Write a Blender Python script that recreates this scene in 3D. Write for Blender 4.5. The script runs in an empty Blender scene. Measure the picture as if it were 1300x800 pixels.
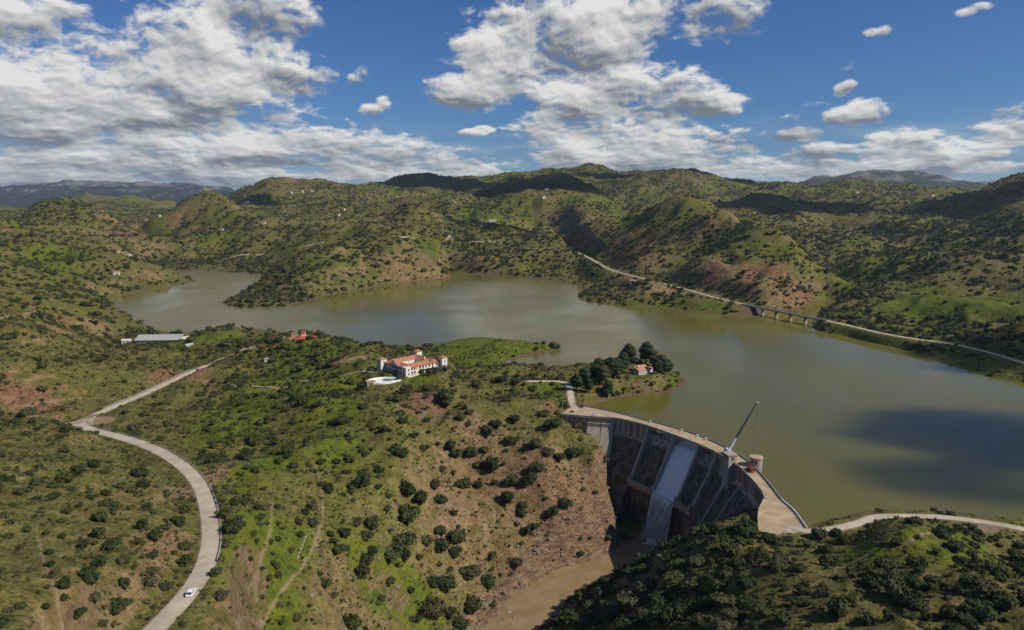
import bpy, bmesh, math, random
import numpy as np
from mathutils import Vector, Matrix

random.seed(7); RNG = np.random.default_rng(7)
R = math.radians
scene = bpy.context.scene
COL = scene.collection

# ------------------------------------------------------------------ camera
CAM_Z = 165.0; TILT = math.atan(150/900.0); FPX = 900.0
cam_d = bpy.data.cameras.new('camera'); cam = bpy.data.objects.new('camera', cam_d); COL.objects.link(cam)
cam.location = (0, 0, CAM_Z); cam.rotation_euler = (math.pi/2 - TILT, 0, 0)
cam_d.sensor_width = 36.0; cam_d.lens = 36.0*FPX/1300.0
cam_d.clip_start = 1.0; cam_d.clip_end = 60000.0
scene.camera = cam

# ------------------------------------------------------------------ sun direction
SUN_EL = R(40.0)
SUN_H = Vector((0.955, -0.30, 0)).normalized()
SUN = Vector((SUN_H.x*math.cos(SUN_EL), SUN_H.y*math.cos(SUN_EL), math.sin(SUN_EL)))
sun_d = bpy.data.lights.new('sun', 'SUN'); sun = bpy.data.objects.new('sun', sun_d); COL.objects.link(sun)
sun_d.energy = 5.0; sun_d.angle = R(0.53); sun_d.color = (1.0, 0.925, 0.80)
sun.rotation_euler = SUN.to_track_quat('Z', 'Y').to_euler(); sun.location = (800, -100, 900)

# ------------------------------------------------------------------ render / colour
scene.view_settings.view_transform = 'Standard'; scene.view_settings.look = 'None'
scene.view_settings.exposure = 0.0; scene.view_settings.gamma = 1.0
scene.render.engine = 'CYCLES'
cy = scene.cycles
cy.use_denoising = True
try: cy.denoiser = 'OPENIMAGEDENOISE'
except Exception: pass
cy.max_bounces = 6; cy.diffuse_bounces = 2; cy.glossy_bounces = 3; cy.transmission_bounces = 3
cy.volume_bounces = 1; cy.transparent_max_bounces = 6
cy.use_adaptive_sampling = True; cy.adaptive_threshold = 0.015
cy.sample_clamp_indirect = 6.0
cy.caustics_reflective = False; cy.caustics_refractive = False

# ------------------------------------------------------------------ pixel -> ray helpers (photo is 1300 x 800)
CT, ST = math.cos(TILT), math.sin(TILT)
def ray(u, v):
    xc = (u-650.0)/FPX; yc = (400.0-v)/FPX
    return np.array([xc, CT + yc*ST, -ST + yc*CT])
def Pz(u, v, z):
    d = ray(u, v); t = (z-CAM_Z)/d[2]; return np.array([d[0]*t, d[1]*t, z])
def Pd(u, v, dist):
    d = ray(u, v); t = dist/d[1]; return np.array([d[0]*t, dist, CAM_Z + d[2]*t])

# ------------------------------------------------------------------ world: Nishita sky + procedural cumulus
def build_world():
    w = bpy.data.worlds.new('World'); scene.world = w; w.use_nodes = True
    nt = w.node_tree; N = nt.nodes; L = nt.links; N.clear()
    def new(t, **k):
        n = N.new(t)
        for a, b in k.items(): setattr(n, a, b)
        return n
    def setin(s, v):
        if isinstance(v, bpy.types.NodeSocket): L.new(v, s)
        else: s.default_value = v
    def M(op, a, b=None, c=None, clamp=False):
        n = new('ShaderNodeMath', operation=op, use_clamp=clamp)
        setin(n.inputs[0], a)
        if b is not None: setin(n.inputs[1], b)
        if c is not None: setin(n.inputs[2], c)
        return n.outputs[0]
    def V(op, a, b=None):
        n = new('ShaderNodeVectorMath', operation=op)
        setin(n.inputs[0], a)
        if b is not None: setin(n.inputs[1], b)
        return n.outputs['Value'] if op in ('LENGTH', 'DOT_PRODUCT') else n.outputs[0]
    def smooth(x, lo, hi):
        n = new('ShaderNodeMapRange', interpolation_type='SMOOTHSTEP'); n.clamp = True
        setin(n.inputs[0], x); n.inputs[1].default_value = lo; n.inputs[2].default_value = hi
        return n.outputs[0]
    def mixc(f, a, b):
        n = new('ShaderNodeMix', data_type='RGBA'); n.clamp_factor = True
        setin(n.inputs[0], f); setin(n.inputs[6], a); setin(n.inputs[7], b); return n.outputs[2]
    def noise(vec, scale, det, rough=0.55, dist=0.0):
        n = new('ShaderNodeTexNoise'); L.new(vec, n.inputs['Vector'])
        n.inputs['Scale'].default_value = scale; n.inputs['Detail'].default_value = det
        n.inputs['Roughness'].default_value = rough; n.inputs['Distortion'].default_value = dist
        return n.outputs['Fac']
    sky = new('ShaderNodeTexSky', sky_type='NISHITA'); sky.sun_disc = False
    sky.sun_elevation = SUN_EL; sky.sun_rotation = math.atan2(SUN_H.x, SUN_H.y)
    sky.altitude = 200; sky.air_density = 1.0; sky.dust_density = 0.1; sky.ozone_density = 4.0
    tc = new('ShaderNodeTexCoord')
    sp = new('ShaderNodeSeparateXYZ'); L.new(tc.outputs['Generated'], sp.inputs[0])
    az = M('ARCTAN2', sp.outputs[0], sp.outputs[1]); el = M('ARCSINE', sp.outputs[2])
    cb = new('ShaderNodeCombineXYZ'); L.new(az, cb.inputs[0]); L.new(el, cb.inputs[1]); P = cb.outputs[0]
    # coverage from cumulus bodies seen in the photograph: (u, v, half width, half height)
    B = [(50,120,130,62),(170,95,125,58),(265,50,75,38),(320,15,62,28),(250,135,110,52),(365,98,48,26),(60,190,150,34),
         (190,195,150,34),(330,195,130,32),(440,196,90,26),(520,210,80,24),(590,215,55,14),(20,25,75,30),(80,12,30,14),(0,225,160,16),(160,228,170,13),(330,228,120,12),
         (450,102,9,8),(460,95,9,9),(470,138,13,7),(488,131,10,7),(600,168,14,4),(614,164,11,4),
         (590,118,46,18),(645,88,52,34),(690,50,80,42),(790,28,70,34),(745,62,60,28),(620,60,40,22),(915,20,50,24),(640,20,20,10),
         (750,120,72,30),(830,125,66,32),(720,160,54,20),(890,133,40,16),(780,168,90,26),(740,192,70,16),(880,190,90,22),(800,205,110,14),(950,205,80,16),(905,212,120,10),
         (1078,148,26,10),(1100,142,24,14),(1070,113,9,7),(1078,108,8,6),(1108,40,12,5),(1122,37,10,6),(1228,16,16,5),(1248,8,16,5),(1280,162,48,24),(1180,196,92,20),(1152,178,40,14),(1045,192,34,9),
         (1060,216,80,11),(1012,172,26,8),(1150,214,70,11),(1265,212,40,6),(1020,212,60,11)]
    cov = None; ver = None
    for (u, v, ru, rv) in B:
        d = ray(u, v); d = d/np.linalg.norm(d)
        a0, e0 = math.atan2(d[0], d[1]), math.asin(d[2])
        ca = math.cos(a0)
        q = V('MULTIPLY', V('SUBTRACT', P, (a0, e0, -1.0)), (900/(ru*ca*ca*1.15), 900/(rv*ca*1.1), 1.0))
        m = M('MAXIMUM', M('SUBTRACT', 3.0, V('DOT_PRODUCT', q, q)), 0.0)      # 1 - r*r, plus a margin of 1
        m = M('MULTIPLY', m, m); m = M('MULTIPLY', m, m)
        sc_ = new('ShaderNodeVectorMath', operation='SCALE'); L.new(q, sc_.inputs[0]); L.new(m, sc_.inputs['Scale'])
        ver = sc_.outputs[0] if ver is None else V('ADD', ver, sc_.outputs[0])
    vs = new('ShaderNodeSeparateXYZ'); L.new(ver, vs.inputs[0])               # y: how high in its body, z: how deep inside it
    cov = M('MULTIPLY_ADD', M('POWER', vs.outputs[2], 0.25), 0.85, -0.70)
    # elsewhere on the sky: the same kind of broken cumulus field
    planar = V('MULTIPLY', P, (1.0, 1.7, 0))
    gen = M('MULTIPLY_ADD', noise(planar, 3.1, 3.0), 5.0, -3.0)
    side = M('MAXIMUM', smooth(M('ABSOLUTE', az), 0.66, 0.85), smooth(el, 0.30, 0.42))
    gen = M('ADD', gen, M('MULTIPLY', M('SUBTRACT', side, 1.0), 6.0))
    cov = M('MAXIMUM', cov, gen)
    cov = M('MAXIMUM', M('MINIMUM', cov, 0.9), -1.6)
    # billow noise, sampled again towards the sun for relief
    cb2 = new('ShaderNodeCombineXYZ'); L.new(az, cb2.inputs[0]); L.new(M('MULTIPLY', M('LOGARITHM', M('ADD', M('MAXIMUM', el, -0.05), 0.13), math.e), 0.52), cb2.inputs[1]); ps = cb2.outputs[0]
    def big(vec): return noise(vec, 8.5, 3.0, 0.5, 0.35)
    def fine(vec): return noise(vec, 36.0, 5.0, 0.60, 0.3)
    b0 = big(ps); b1 = big(V('ADD', ps, (0.016, 0.044, 0.0)))
    f0 = fine(ps); f1 = fine(V('ADD', ps, (0.004, 0.010, 0.0)))
    dens = M('ADD', M('MULTIPLY_ADD', M('SUBTRACT', b0, 0.5), 2.6, cov), M('MULTIPLY', M('SUBTRACT', f0, 0.5), 3.0))
    alpha = M('MULTIPLY', smooth(dens, -0.10, 0.80), 0.97)
    thick = smooth(dens, 0.2, 1.5)
    rel = M('ADD', M('MULTIPLY', M('SUBTRACT', b0, b1), 2.6), M('MULTIPLY', M('SUBTRACT', f0, f1), 1.5))
    hgt = M('DIVIDE', vs.outputs[1], M('ADD', vs.outputs[2], 0.05))
    hgt = M('MULTIPLY', M('MINIMUM', M('MAXIMUM', hgt, -0.7), 0.7), 0.62)
    lit = M('ADD', M('MULTIPLY_ADD', thick, -0.16, M('ADD', 0.60, rel)), hgt, clamp=True)
    ccol = mixc(lit, (0.175, 0.195, 0.23, 1), (0.80, 0.785, 0.76, 1))
    # wisps low over the horizon
    lowmist = M('MULTIPLY', smooth(el, 0.12, 0.0), smooth(noise(V('MULTIPLY', P, (3.0, 26.0, 0)), 2.2, 4.0), 0.40, 0.7))
    alpha = M('MAXIMUM', alpha, M('MULTIPLY', lowmist, 0.55))
    skyc = V('MULTIPLY', sky.outputs[0], (0.031, 0.048, 0.073))
    col = mixc(alpha, skyc, ccol)
    bg = new('ShaderNodeBackground'); L.new(col, bg.inputs[0]); bg.inputs[1].default_value = 1.0
    out = new('ShaderNodeOutputWorld'); L.new(bg.outputs[0], out.inputs[0])
    w.cycles.sampling_method = 'NONE'
build_world()
# ------------------------------------------------------------------ numpy noise
_perm = np.random.default_rng(3).permutation(4096)
_ga = np.random.default_rng(4).uniform(0, 2*np.pi, 4096)
_gx, _gy = np.cos(_ga), np.sin(_ga)
def gnoise(x, y, seed=0):
    xi = np.floor(x).astype(np.int64); yi = np.floor(y).astype(np.int64)
    xf = x-xi; yf = y-yi
    u = xf*xf*xf*(xf*(xf*6-15)+10); v = yf*yf*yf*(yf*(yf*6-15)+10)
    def g(ix, iy, fx, fy):
        h = _perm[(_perm[(ix+seed*17) & 4095] + iy + seed*131) & 4095]
        return _gx[h]*fx + _gy[h]*fy
    a = g(xi, yi, xf, yf); b = g(xi+1, yi, xf-1, yf); c = g(xi, yi+1, xf, yf-1); d = g(xi+1, yi+1, xf-1, yf-1)
    return (a*(1-u)+b*u)*(1-v) + (c*(1-u)+d*u)*v
def fbm(x, y, wl, octs=4, seed=0, gain=0.5):
    s = 0; a = 1.0; t = 0
    for i in range(octs):
        s = s + a*gnoise(x/wl, y/wl, seed+i*3); t += a; a *= gain; wl *= 0.5
    return s*1.6/t
def sstep(x, a, b):
    t = np.clip((x-a)/(b-a), 0, 1); return t*t*(3-2*t)

# ------------------------------------------------------------------ geometry helpers
def catmull(pts, n=6):
    pts = [np.array(p, float) for p in pts]
    if len(pts) < 3:
        return np.array(pts)
    P = [2*pts[0]-pts[1]] + pts + [2*pts[-1]-pts[-2]]
    out = []
    for i in range(1, len(P)-2):
        p0, p1, p2, p3 = P[i-1:i+3]
        for k in range(n):
            t = k/n
            out.append(0.5*((2*p1)+(-p0+p2)*t+(2*p0-5*p1+4*p2-p3)*t*t+(-p0+3*p1-3*p2+p3)*t**3))
    out.append(P[-2]); return np.array(out)
def resample(pl, step):
    d = np.r_[0, np.cumsum(np.linalg.norm(np.diff(pl[:, :2], axis=0), axis=1))]
    n = max(2, int(d[-1]/step)+1); s = np.linspace(0, d[-1], n)
    return np.stack([np.interp(s, d, pl[:, k]) for k in range(pl.shape[1])], 1)
def pl_dist(x, y, pl):
    """distance to polyline, arc parameter (index float), signed side, interpolated z"""
    best = np.full(x.shape, 1e18); par = np.zeros(x.shape); side = np.zeros(x.shape)
    for i in range(len(pl)-1):
        ax, ay = pl[i, 0], pl[i, 1]; bx, by = pl[i+1, 0], pl[i+1, 1]
        dx, dy = bx-ax, by-ay; l2 = dx*dx+dy*dy+1e-12
        t = np.clip(((x-ax)*dx+(y-ay)*dy)/l2, 0, 1)
        ex = x-(ax+t*dx); ey = y-(ay+t*dy); q = ex*ex+ey*ey
        m = q < best
        best = np.where(m, q, best); par = np.where(m, i+t, par)
        side = np.where(m, np.sign(dx*ey-dy*ex), side)
    return np.sqrt(best), par, side
def inside(x, y, poly):
    r = np.zeros(x.shape, bool); n = len(poly)
    for i in range(n):
        x0, y0 = poly[i][0], poly[i][1]; x1, y1 = poly[(i+1) % n][0], poly[(i+1) % n][1]
        if y0 == y1: continue
        c = ((y0 > y) != (y1 > y)) & (x < (x1-x0)*(y-y0)/(y1-y0)+x0)
        r ^= c
    return r
def box_mask(x, y, pl, m):
    return (x > pl[:, 0].min()-m) & (x < pl[:, 0].max()+m) & (y > pl[:, 1].min()-m) & (y < pl[:, 1].max()+m)

# ------------------------------------------------------------------ dam crest lines (road level z = 5)
CREST = 5.0
E_DN = resample(catmull([Pz(u, v, CREST) for u, v in [(712,526.4),(735,528.4),(758,530),(780.7,531.5),(800,535.2),(823,541.3),(855.5,552.6),(888,565),(910.7,575.7),(935,590),(953,607),(967.6,624),(971.8,634)]], 8), 1.0)
E_UP = resample(catmull([Pz(u, v, CREST) for u, v in [(728.7,513.6),(777.5,523),(823,534.7),(868.5,547),(907.5,561.7),(940,578.6),(956,591.6),(974,611),(992,634),(1008,648.5),(1024.5,671)]], 8), 1.0)

# ------------------------------------------------------------------ lake and river outlines (water at z = 0)
LAKE_PX = [(775,508),(800,503),(835,500),(860,495),(873,486),(869,479),(850,470),(820,467),(780,469),(740,472),(700,472),(670,467),(648,462),
 (640,458),(665,452),(700,446),(710,442),(690,436),(650,431),(620,428),(600,428),(580,431),(560,436),(530,439),(500,441),(470,441),(440,437),(415,430),(385,424),(350,421),(320,417),
 (290,417),(260,421),(235,424),(205,423),(182,418),(172,410),(166,400),(152,392),(135,385),(130,380),(140,377),(165,374),(200,368),(230,362),(250,357),(240,352),(215,347),(195,344),
 (230,343),(280,345),(310,347),(345,350),(350,352),(330,358),(300,375),(280,384),(290,389),(320,391),(360,390),(390,383),(410,376),(440,371),(480,364),(520,358),(560,354),(572,352),
 (570,345),(590,346),(600,347),(640,349),(680,353),(710,358),(735,363),(740,368),(735,373),(735,380),(760,386),(800,390),(850,391),(890,398),(930,401),(945,399),(962,396),(978,396),
 (994,395),(1013,392),(1030,385),(1051,381),(1068,382),(1057,388),(1041,398),(1034,403),(1028,410),(1040,420),(1060,425),(1090,428),(1115,434),(1140,440),(1155,446),(1170,452),
 (1200,462),(1230,470),(1260,480),(1300,487),(1400,515),(1560,600),(1440,668),(1300,661),(1200,655),(1140,652),(1110,653),(1080,660),(1045,664)]
LAKE = np.array([Pz(u, v, 0.0) for u, v in LAKE_PX])
_up = E_UP[::-1].copy()
LAKE = np.vstack([LAKE, _up]); LAKE[:, 2] = 0
RIVER_Z = -60.0
RIVER_PX = [(826,690),(800,690),(785,697),(765,706),(745,714),(715,720),(690,732),(660,752),(640,765),(627,785),(612,800),(560,870),(610,890),(665,815),(690,790),(715,766),(740,747),(770,733),(800,716),(835,712)]
RIVER = np.array([Pz(u, v, RIVER_Z) for u, v in RIVER_PX])
RIVER[:, :2] += 0

# ------------------------------------------------------------------ roads: photo pixel + height above the lake
def road_pts(lst): return catmull([Pz(u, v, z) for u, v, z in lst], 8)
ROADS = {}
ROADS['car_road'] = dict(w=5.5, pl=road_pts([(150,850,44),(195,800,42),(235,757,40),(260,718,38),(268,680,36),(263,640,33),(250,610,30),(225,586,28),(190,567,25),(150,554,22),(118,546,19.5),(103,538,18.2),(116,529,17),(150,514,15),(190,497,12),(230,478,9),(262,464,7)]))
ROADS['junction_road'] = dict(w=17.0, pl=road_pts([(88,541,18.1),(103,537.5,18.1),(116,534.5,17.9),(126,534,17.6)]))
ROADS['side_road'] = dict(w=5.5, pl=road_pts([(106,537.5,18.1),(88,541,18.2),(66,543,18.6),(40,548,19),(10,556,19),(-40,566,19)]))
ROADS['shore_road'] = dict(w=6.0, pl=road_pts([(690,312,31),(725,318,30),(745,326,28),(770,340,25),(790,347,22.5),(830,357,19),(870,367,15),(905,377,11.5),(930,383,10.5),(945,386.5,10)]))
ROADS['east_road'] = dict(w=6.0, pl=road_pts([(1050,407,10),(1085,415,10),(1120,423,10),(1160,430,10),(1210,437,10),(1250,446,10),(1300,461,10),(1380,492,10)]))
ROADS['dam_road'] = dict(w=5.0, pl=road_pts([(1000,668,5),(1030,674.5,5),(1060,671,5),(1090,664,5),(1112,656.5,5),(1140,655,5),(1190,656,5),(1225,659.5,5),(1260,664.5,5),(1300,672,5),(1360,690,5)]))
ROADS['lane'] = dict(w=5.0, pl=road_pts([(731,520,5.05),(726,510,5.6),(724,500,7.0),(722,490,8.2),(712,484.5,9),(690,484,10),(670,484,11)]))
DRAPED = [('track', 'track', 3.0, [(262,464),(276,457),(300,448),(325,441)]),
 ('track', 'track', 2.4, [(288,484),(306,491),(335,491),(370,489),(400,484),(430,478),(455,472),(478,473)]),
 ('road', 'track', 5, [(135,320),(150,321.5),(165,325),(182,329)]),
 ('road', 'track', 5, [(280,330),(300,326),(320,323),(345,319)]),
 ('road', 'track', 5, [(378,316),(395,312),(412,309)]),
 ('road', 'track', 5, [(496,301),(512,302),(526,303)]),
 ('track', 'track', 5, [(562,306),(570,302),(578,299)]),
 ('road', 'track', 5, [(592,307),(610,307.5),(634,308)]),
 ('track', 'track', 6, [(606,290),(612,284),(618,281)])]
for r in ROADS.values(): r['pl'] = resample(r['pl'], 3.0 if r['pl'][:, 1].max() < 800 else 8.0)

# ------------------------------------------------------------------ terrain control points
CP = []
def cz(s):
    for t in s.split():
        u, v, z = map(float, t.split(',')); CP.append(Pz(u, v, z))
def cd(s, back=None, drop=0.05):
    for t in s.split():
        u, v, d = map(float, t.split(',')); p = Pd(u, v, d); CP.append(p)
        if back: CP.append(np.array([p[0]*back, p[1]*back, p[2]-drop*d]))
# near left hill, junction saddle
cz('0,552,44 60,554,35 110,558,26 135,566,25 0,600,50 50,600,46 0,680,57 100,680,51 0,800,66 100,800,58 150,620,40 200,720,46 200,640,40 150,582,29 60,640,51 -150,600,58 -150,750,72 -150,540,40')
cz('0,525,22 60,520,20 0,500,30 130,490,18 60,480,34 0,470,44 60,450,42 0,440,52 100,440,32 160,450,18 170,470,14 210,455,9 130,420,16 60,410,46 0,405,62 100,400,28 190,435,7 240,440,7 300,440,8 330,430,8')
cz('-120,500,40 -150,440,70 -150,400,90')
# gully and orchard
cz('345,670,22 330,750,14 310,800,5 350,600,20 355,540,17 300,560,19 300,620,27 290,700,33 278,760,36 250,510,11 280,490,9 255,488,8 275,474,7 215,510,12 170,528,15 330,500,15 400,560,19 400,620,14 380,700,11 370,480,17 320,470,11 300,455,8 360,455,14 388,436,19 380,445,17 420,445,15 420,500,22 450,470,21 430,430,6')
# hacienda shelf, slope down to the river
cz('480,474,22 516,480,22 562,472,22 520,465,22 540,490,21 600,485,16 640,480,12 680,485,11 560,450,6 620,445,3.0 660,443,2.4 600,435,2.5 590,465,7 630,460,2')
cz('560,505,17 530,520,14 500,560,13 460,540,18 600,540,6 640,520,8 690,512,10 700,525,5 660,570,-5 600,600,-14 540,620,-6 480,640,-1 450,700,-3 500,720,-22 560,700,-30 600,680,-32 640,650,-27 690,620,-18 740,590,-13 700,560,1 740,550,0 765,590,-16 775,620,-28 782,650,-42 770,675,-50 740,690,-52 700,690,-45 660,720,-52 620,745,-54 590,780,-55 560,800,-52 520,800,-44 450,800,-20 400,800,-4 740,660,-38 690,655,-33')
# peninsula
cz('740,488,10 780,482,11 810,474,12 840,470,11 860,480,4 800,495,4 760,500,7 725,485,9')
# right-hand hill in the foreground
cz('985,682,4 1030,688,5 930,668,2 880,684,-9 840,700,-23 800,722,-36 760,748,-44 720,780,-50 690,800,-53 900,750,2 900,800,6 800,800,-18 850,760,-10 950,720,8 1000,720,12 1000,800,20 1080,690,8 1150,662,23 1120,668,18 1205,668,14 1250,684,9 1150,750,27 1300,750,28 1300,693,8 1350,705,9 1300,800,34 1150,800,32 1500,800,45 1450,720,30 1060,730,15')
# dam foot
_nd = len(E_DN)
def dam_frame(f):
    i = min(max(int(f*(_nd-1)), 1), _nd-2)
    t = E_DN[i+1]-E_DN[i-1]; t = t/np.linalg.norm(t); n = np.array([t[1], -t[0], 0]);
    return E_DN[i], t, n
for f, z in ((0.0, 3), (0.08, -6), (0.16, -18), (0.25, -36), (0.33, -54), (0.42, -61), (0.5, -61.5), (0.6, -60), (0.7, -50), (0.8, -34), (0.9, -16), (1.0, -2)):
    p, t, n = dam_frame(f); q = p+n*(0.6*(2-z)+3); CP.append(np.array([q[0], q[1], z]))
# left bank behind the lake arm
cd('0,380,760 60,385,800 100,385,900 0,350,950 60,365,1000 110,365,1100 160,368,1220 0,330,1100 100,340,1260 170,345,1350 220,340,1700 60,310,1500 0,300,1500 130,310,1650 200,325,1800')
cd('20,280,1900 60,266,2150 95,258,2250 130,268,2200 165,285,2050 190,300,1950', 1.15, 0.03)
cd('195,292,2280 215,280,2350 235,270,2400 265,260,2450 295,268,2400 315,276,2350 335,288,2280', 1.12, 0.03)
cd('230,298,2150 320,300,2000 180,315,1850 250,320,1900 330,325,1800 400,315,1750 300,335,1720 360,340,1640')
cd('290,252,3500 310,245,3700 340,236,3850 385,229,3900 420,235,3900 445,240,3900', 1.15, 0.04)
cd('385,255,3300 350,270,2900 420,270,2800 330,285,2500 420,290,2300 460,262,3000')
cd('0,272,5500 100,262,5000 200,258,5000 -100,275,4000')
cd('-150,240,14000 0,243,14000 50,237,14000 100,232,14000 140,236,14000 180,238,14000 220,236,14000 260,240,14000 300,245,13000', 1.12, 0.02)
cd('0,262,9000 120,258,9000 250,256,9000')
# spit hill and centre
cd('300,370,1220 330,357,1290 380,333,1350 420,314,1420 460,299,1500 490,293,1550 520,300,1560 550,315,1560', 1.12, 0.01)
cd('400,350,1290 450,340,1360 500,330,1430 540,330,1490 470,355,1340 360,375,1180')
cd('470,285,1950 500,266,2100 520,258,2150 540,266,2100 570,285,2000', 1.14, 0.03)
cd('600,320,1640 640,330,1600 690,335,1560 650,310,1850 700,342,1520 720,335,1560')
cd('600,288,2000 640,290,1950 690,292,1850 620,270,2500 690,258,2700 640,262,2700 740,268,2500 590,262,2700')
cd('560,256,3000 600,250,3200 650,240,3300 690,234,3400 715,231,3400 740,240,3200 770,252,3000', 1.12, 0.035)
cd('470,243,4200 490,240,4300 510,234,4400 540,232,4500 570,230,4500 600,226,4600 640,224,4600 665,221,4700 690,215,4800 710,218,4700 730,221,4700 745,218,4700 765,224,4700 790,224,4700 820,219,4700 850,217,4700 880,215,4700 905,222,4600 930,230,4500 955,236,4300', 1.15, 0.05)
cd('440,236,12000 425,241,12000', 1.1, 0.02)
cd('520,246,3700 820,240,3700 900,240,3700')
# big hill over the shore road
cd('690,304,2150 720,296,2050 760,280,1950 790,268,1850 830,254,1750 858,245,1700 882,251,1650 905,262,1590 930,275,1520 960,290,1400 990,306,1340 1020,325,1280 1050,346,1220 1072,362,1180', 1.13, 0.045)
cd('780,310,1640 820,300,1560 860,300,1470 900,310,1360 950,330,1210 1000,355,1130 1040,370,1080 860,345,1250 920,360,1110 970,378,1040 1010,385,1010 800,332,1420')
cd('770,365,1270 760,375,1200 800,375,1150 850,380,1080 900,390,1020 930,392,1000')
# right valley and slopes
cd('1060,320,1750 1090,345,1400 1090,370,1150 1100,300,2000 1150,310,1750 1040,285,2300 1130,340,1350 1180,350,1200 1150,375,1050 1110,390,1000 1080,400,950 1150,405,890 1200,395,900 1200,420,800 1250,380,900 1260,430,735 1300,400,800 1300,440,690 1250,350,1100 1300,350,1080 1200,320,1450 1250,310,1400 1300,300,1380 1170,365,1080')
cd('1400,400,740 1400,340,1000 1420,470,600 1500,300,1400')
cd('960,250,2600 985,247,2700 1010,256,2600 940,256,2500', 1.12, 0.03)
cd('1050,262,2900 1100,262,2800 1150,265,2700 1120,280,2300 1180,280,2200 1240,285,1900 1200,262,2700 1250,262,2300')
cd('1040,244,4300 1100,243,4300 1150,242,4200', 1.15, 0.02)
cd('985,237,7000 1020,238,7500', 1.1, 0.03)
cd('1030,238,8500 1050,231,8500 1070,226,8500 1095,223,8500 1130,222,8500 1160,225,8500 1180,233,8500 1200,240,8500', 1.12, 0.05)
cd('1190,234,3600 1215,231,3500 1235,237,3300', 1.12, 0.03)
cd('1240,237,2500 1270,226,2450 1300,219,2400 1350,208,2400 1450,195,2400 1600,200,2400', 1.15, 0.04)
cd('-300,240,3000 -400,300,1500 1700,250,6000 1700,230,9000 700,232,14000 1000,240,14000 1300,235,14000 500,235,14000')
for x, y, z in ((0,60,20),(-150,60,80),(150,60,60),(-300,100,100),(350,100,70),(0,180,-20),(60,200,-5),(-60,180,10),(-50,120,10),(500,250,40),(700,330,20)):
    CP.append(np.array([x, y, z], float))
CP = np.array(CP)
CP = CP[CP[:, 1] > 40]
# lake-bed points keep the fit honest under water
def warp(x, y):
    s = np.maximum(y, 30)+150.0
    return x/s*1.4, np.log(s)
WX, WY = warp(CP[:, 0], CP[:, 1])
def kern(r2): return np.sqrt(r2 + 0.00025)
_K = kern((WX[:, None]-WX[None])**2 + (WY[:, None]-WY[None])**2)
_sc = (CP[:, 1]+150.0)
_n = len(CP)
_A = np.zeros((_n+1, _n+1)); _A[:_n, :_n] = -_K + 0.0015*np.eye(_n); _A[:_n, _n] = 1; _A[_n, :_n] = 1
_W = np.linalg.solve(_A, np.r_[(CP[:, 2]-CAM_Z)/_sc, 0])     # heights scaled by distance
def rbf(x, y):
    wx, wy = warp(x, y); out = np.empty(x.shape)
    for i in range(0, len(x), 20000):
        s = slice(i, i+20000)
        r2 = (wx[s, None]-WX[None])**2; r2 += (wy[s, None]-WY[None])**2
        np.add(r2, 0.00025, out=r2); np.sqrt(r2, out=r2)
        out[s] = -(r2 @ _W[:_n]) + _W[_n]
    return out*(np.maximum(y, 30)+150.0) + CAM_Z

PADS = []   # (x, y, radius, z) building platforms
def pad_px(u, v, z, r): p = Pz(u, v, z); PADS.append((p[0], p[1], r, z)); return p
HAC = pad_px(519, 469, 22.0, 30)
REDH = pad_px(388, 434, 19.0, 13)
SHED = pad_px(206, 432, 7.5, 26); PADS.append((SHED[0]-20, SHED[1]-2, 14, 7.5)); PADS.append((SHED[0]+20, SHED[1]+2, 14, 7.5))
PENH = pad_px(812, 473, 12.0, 14)
POOL = pad_px(486, 484.5, 21.0, 13)

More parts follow.
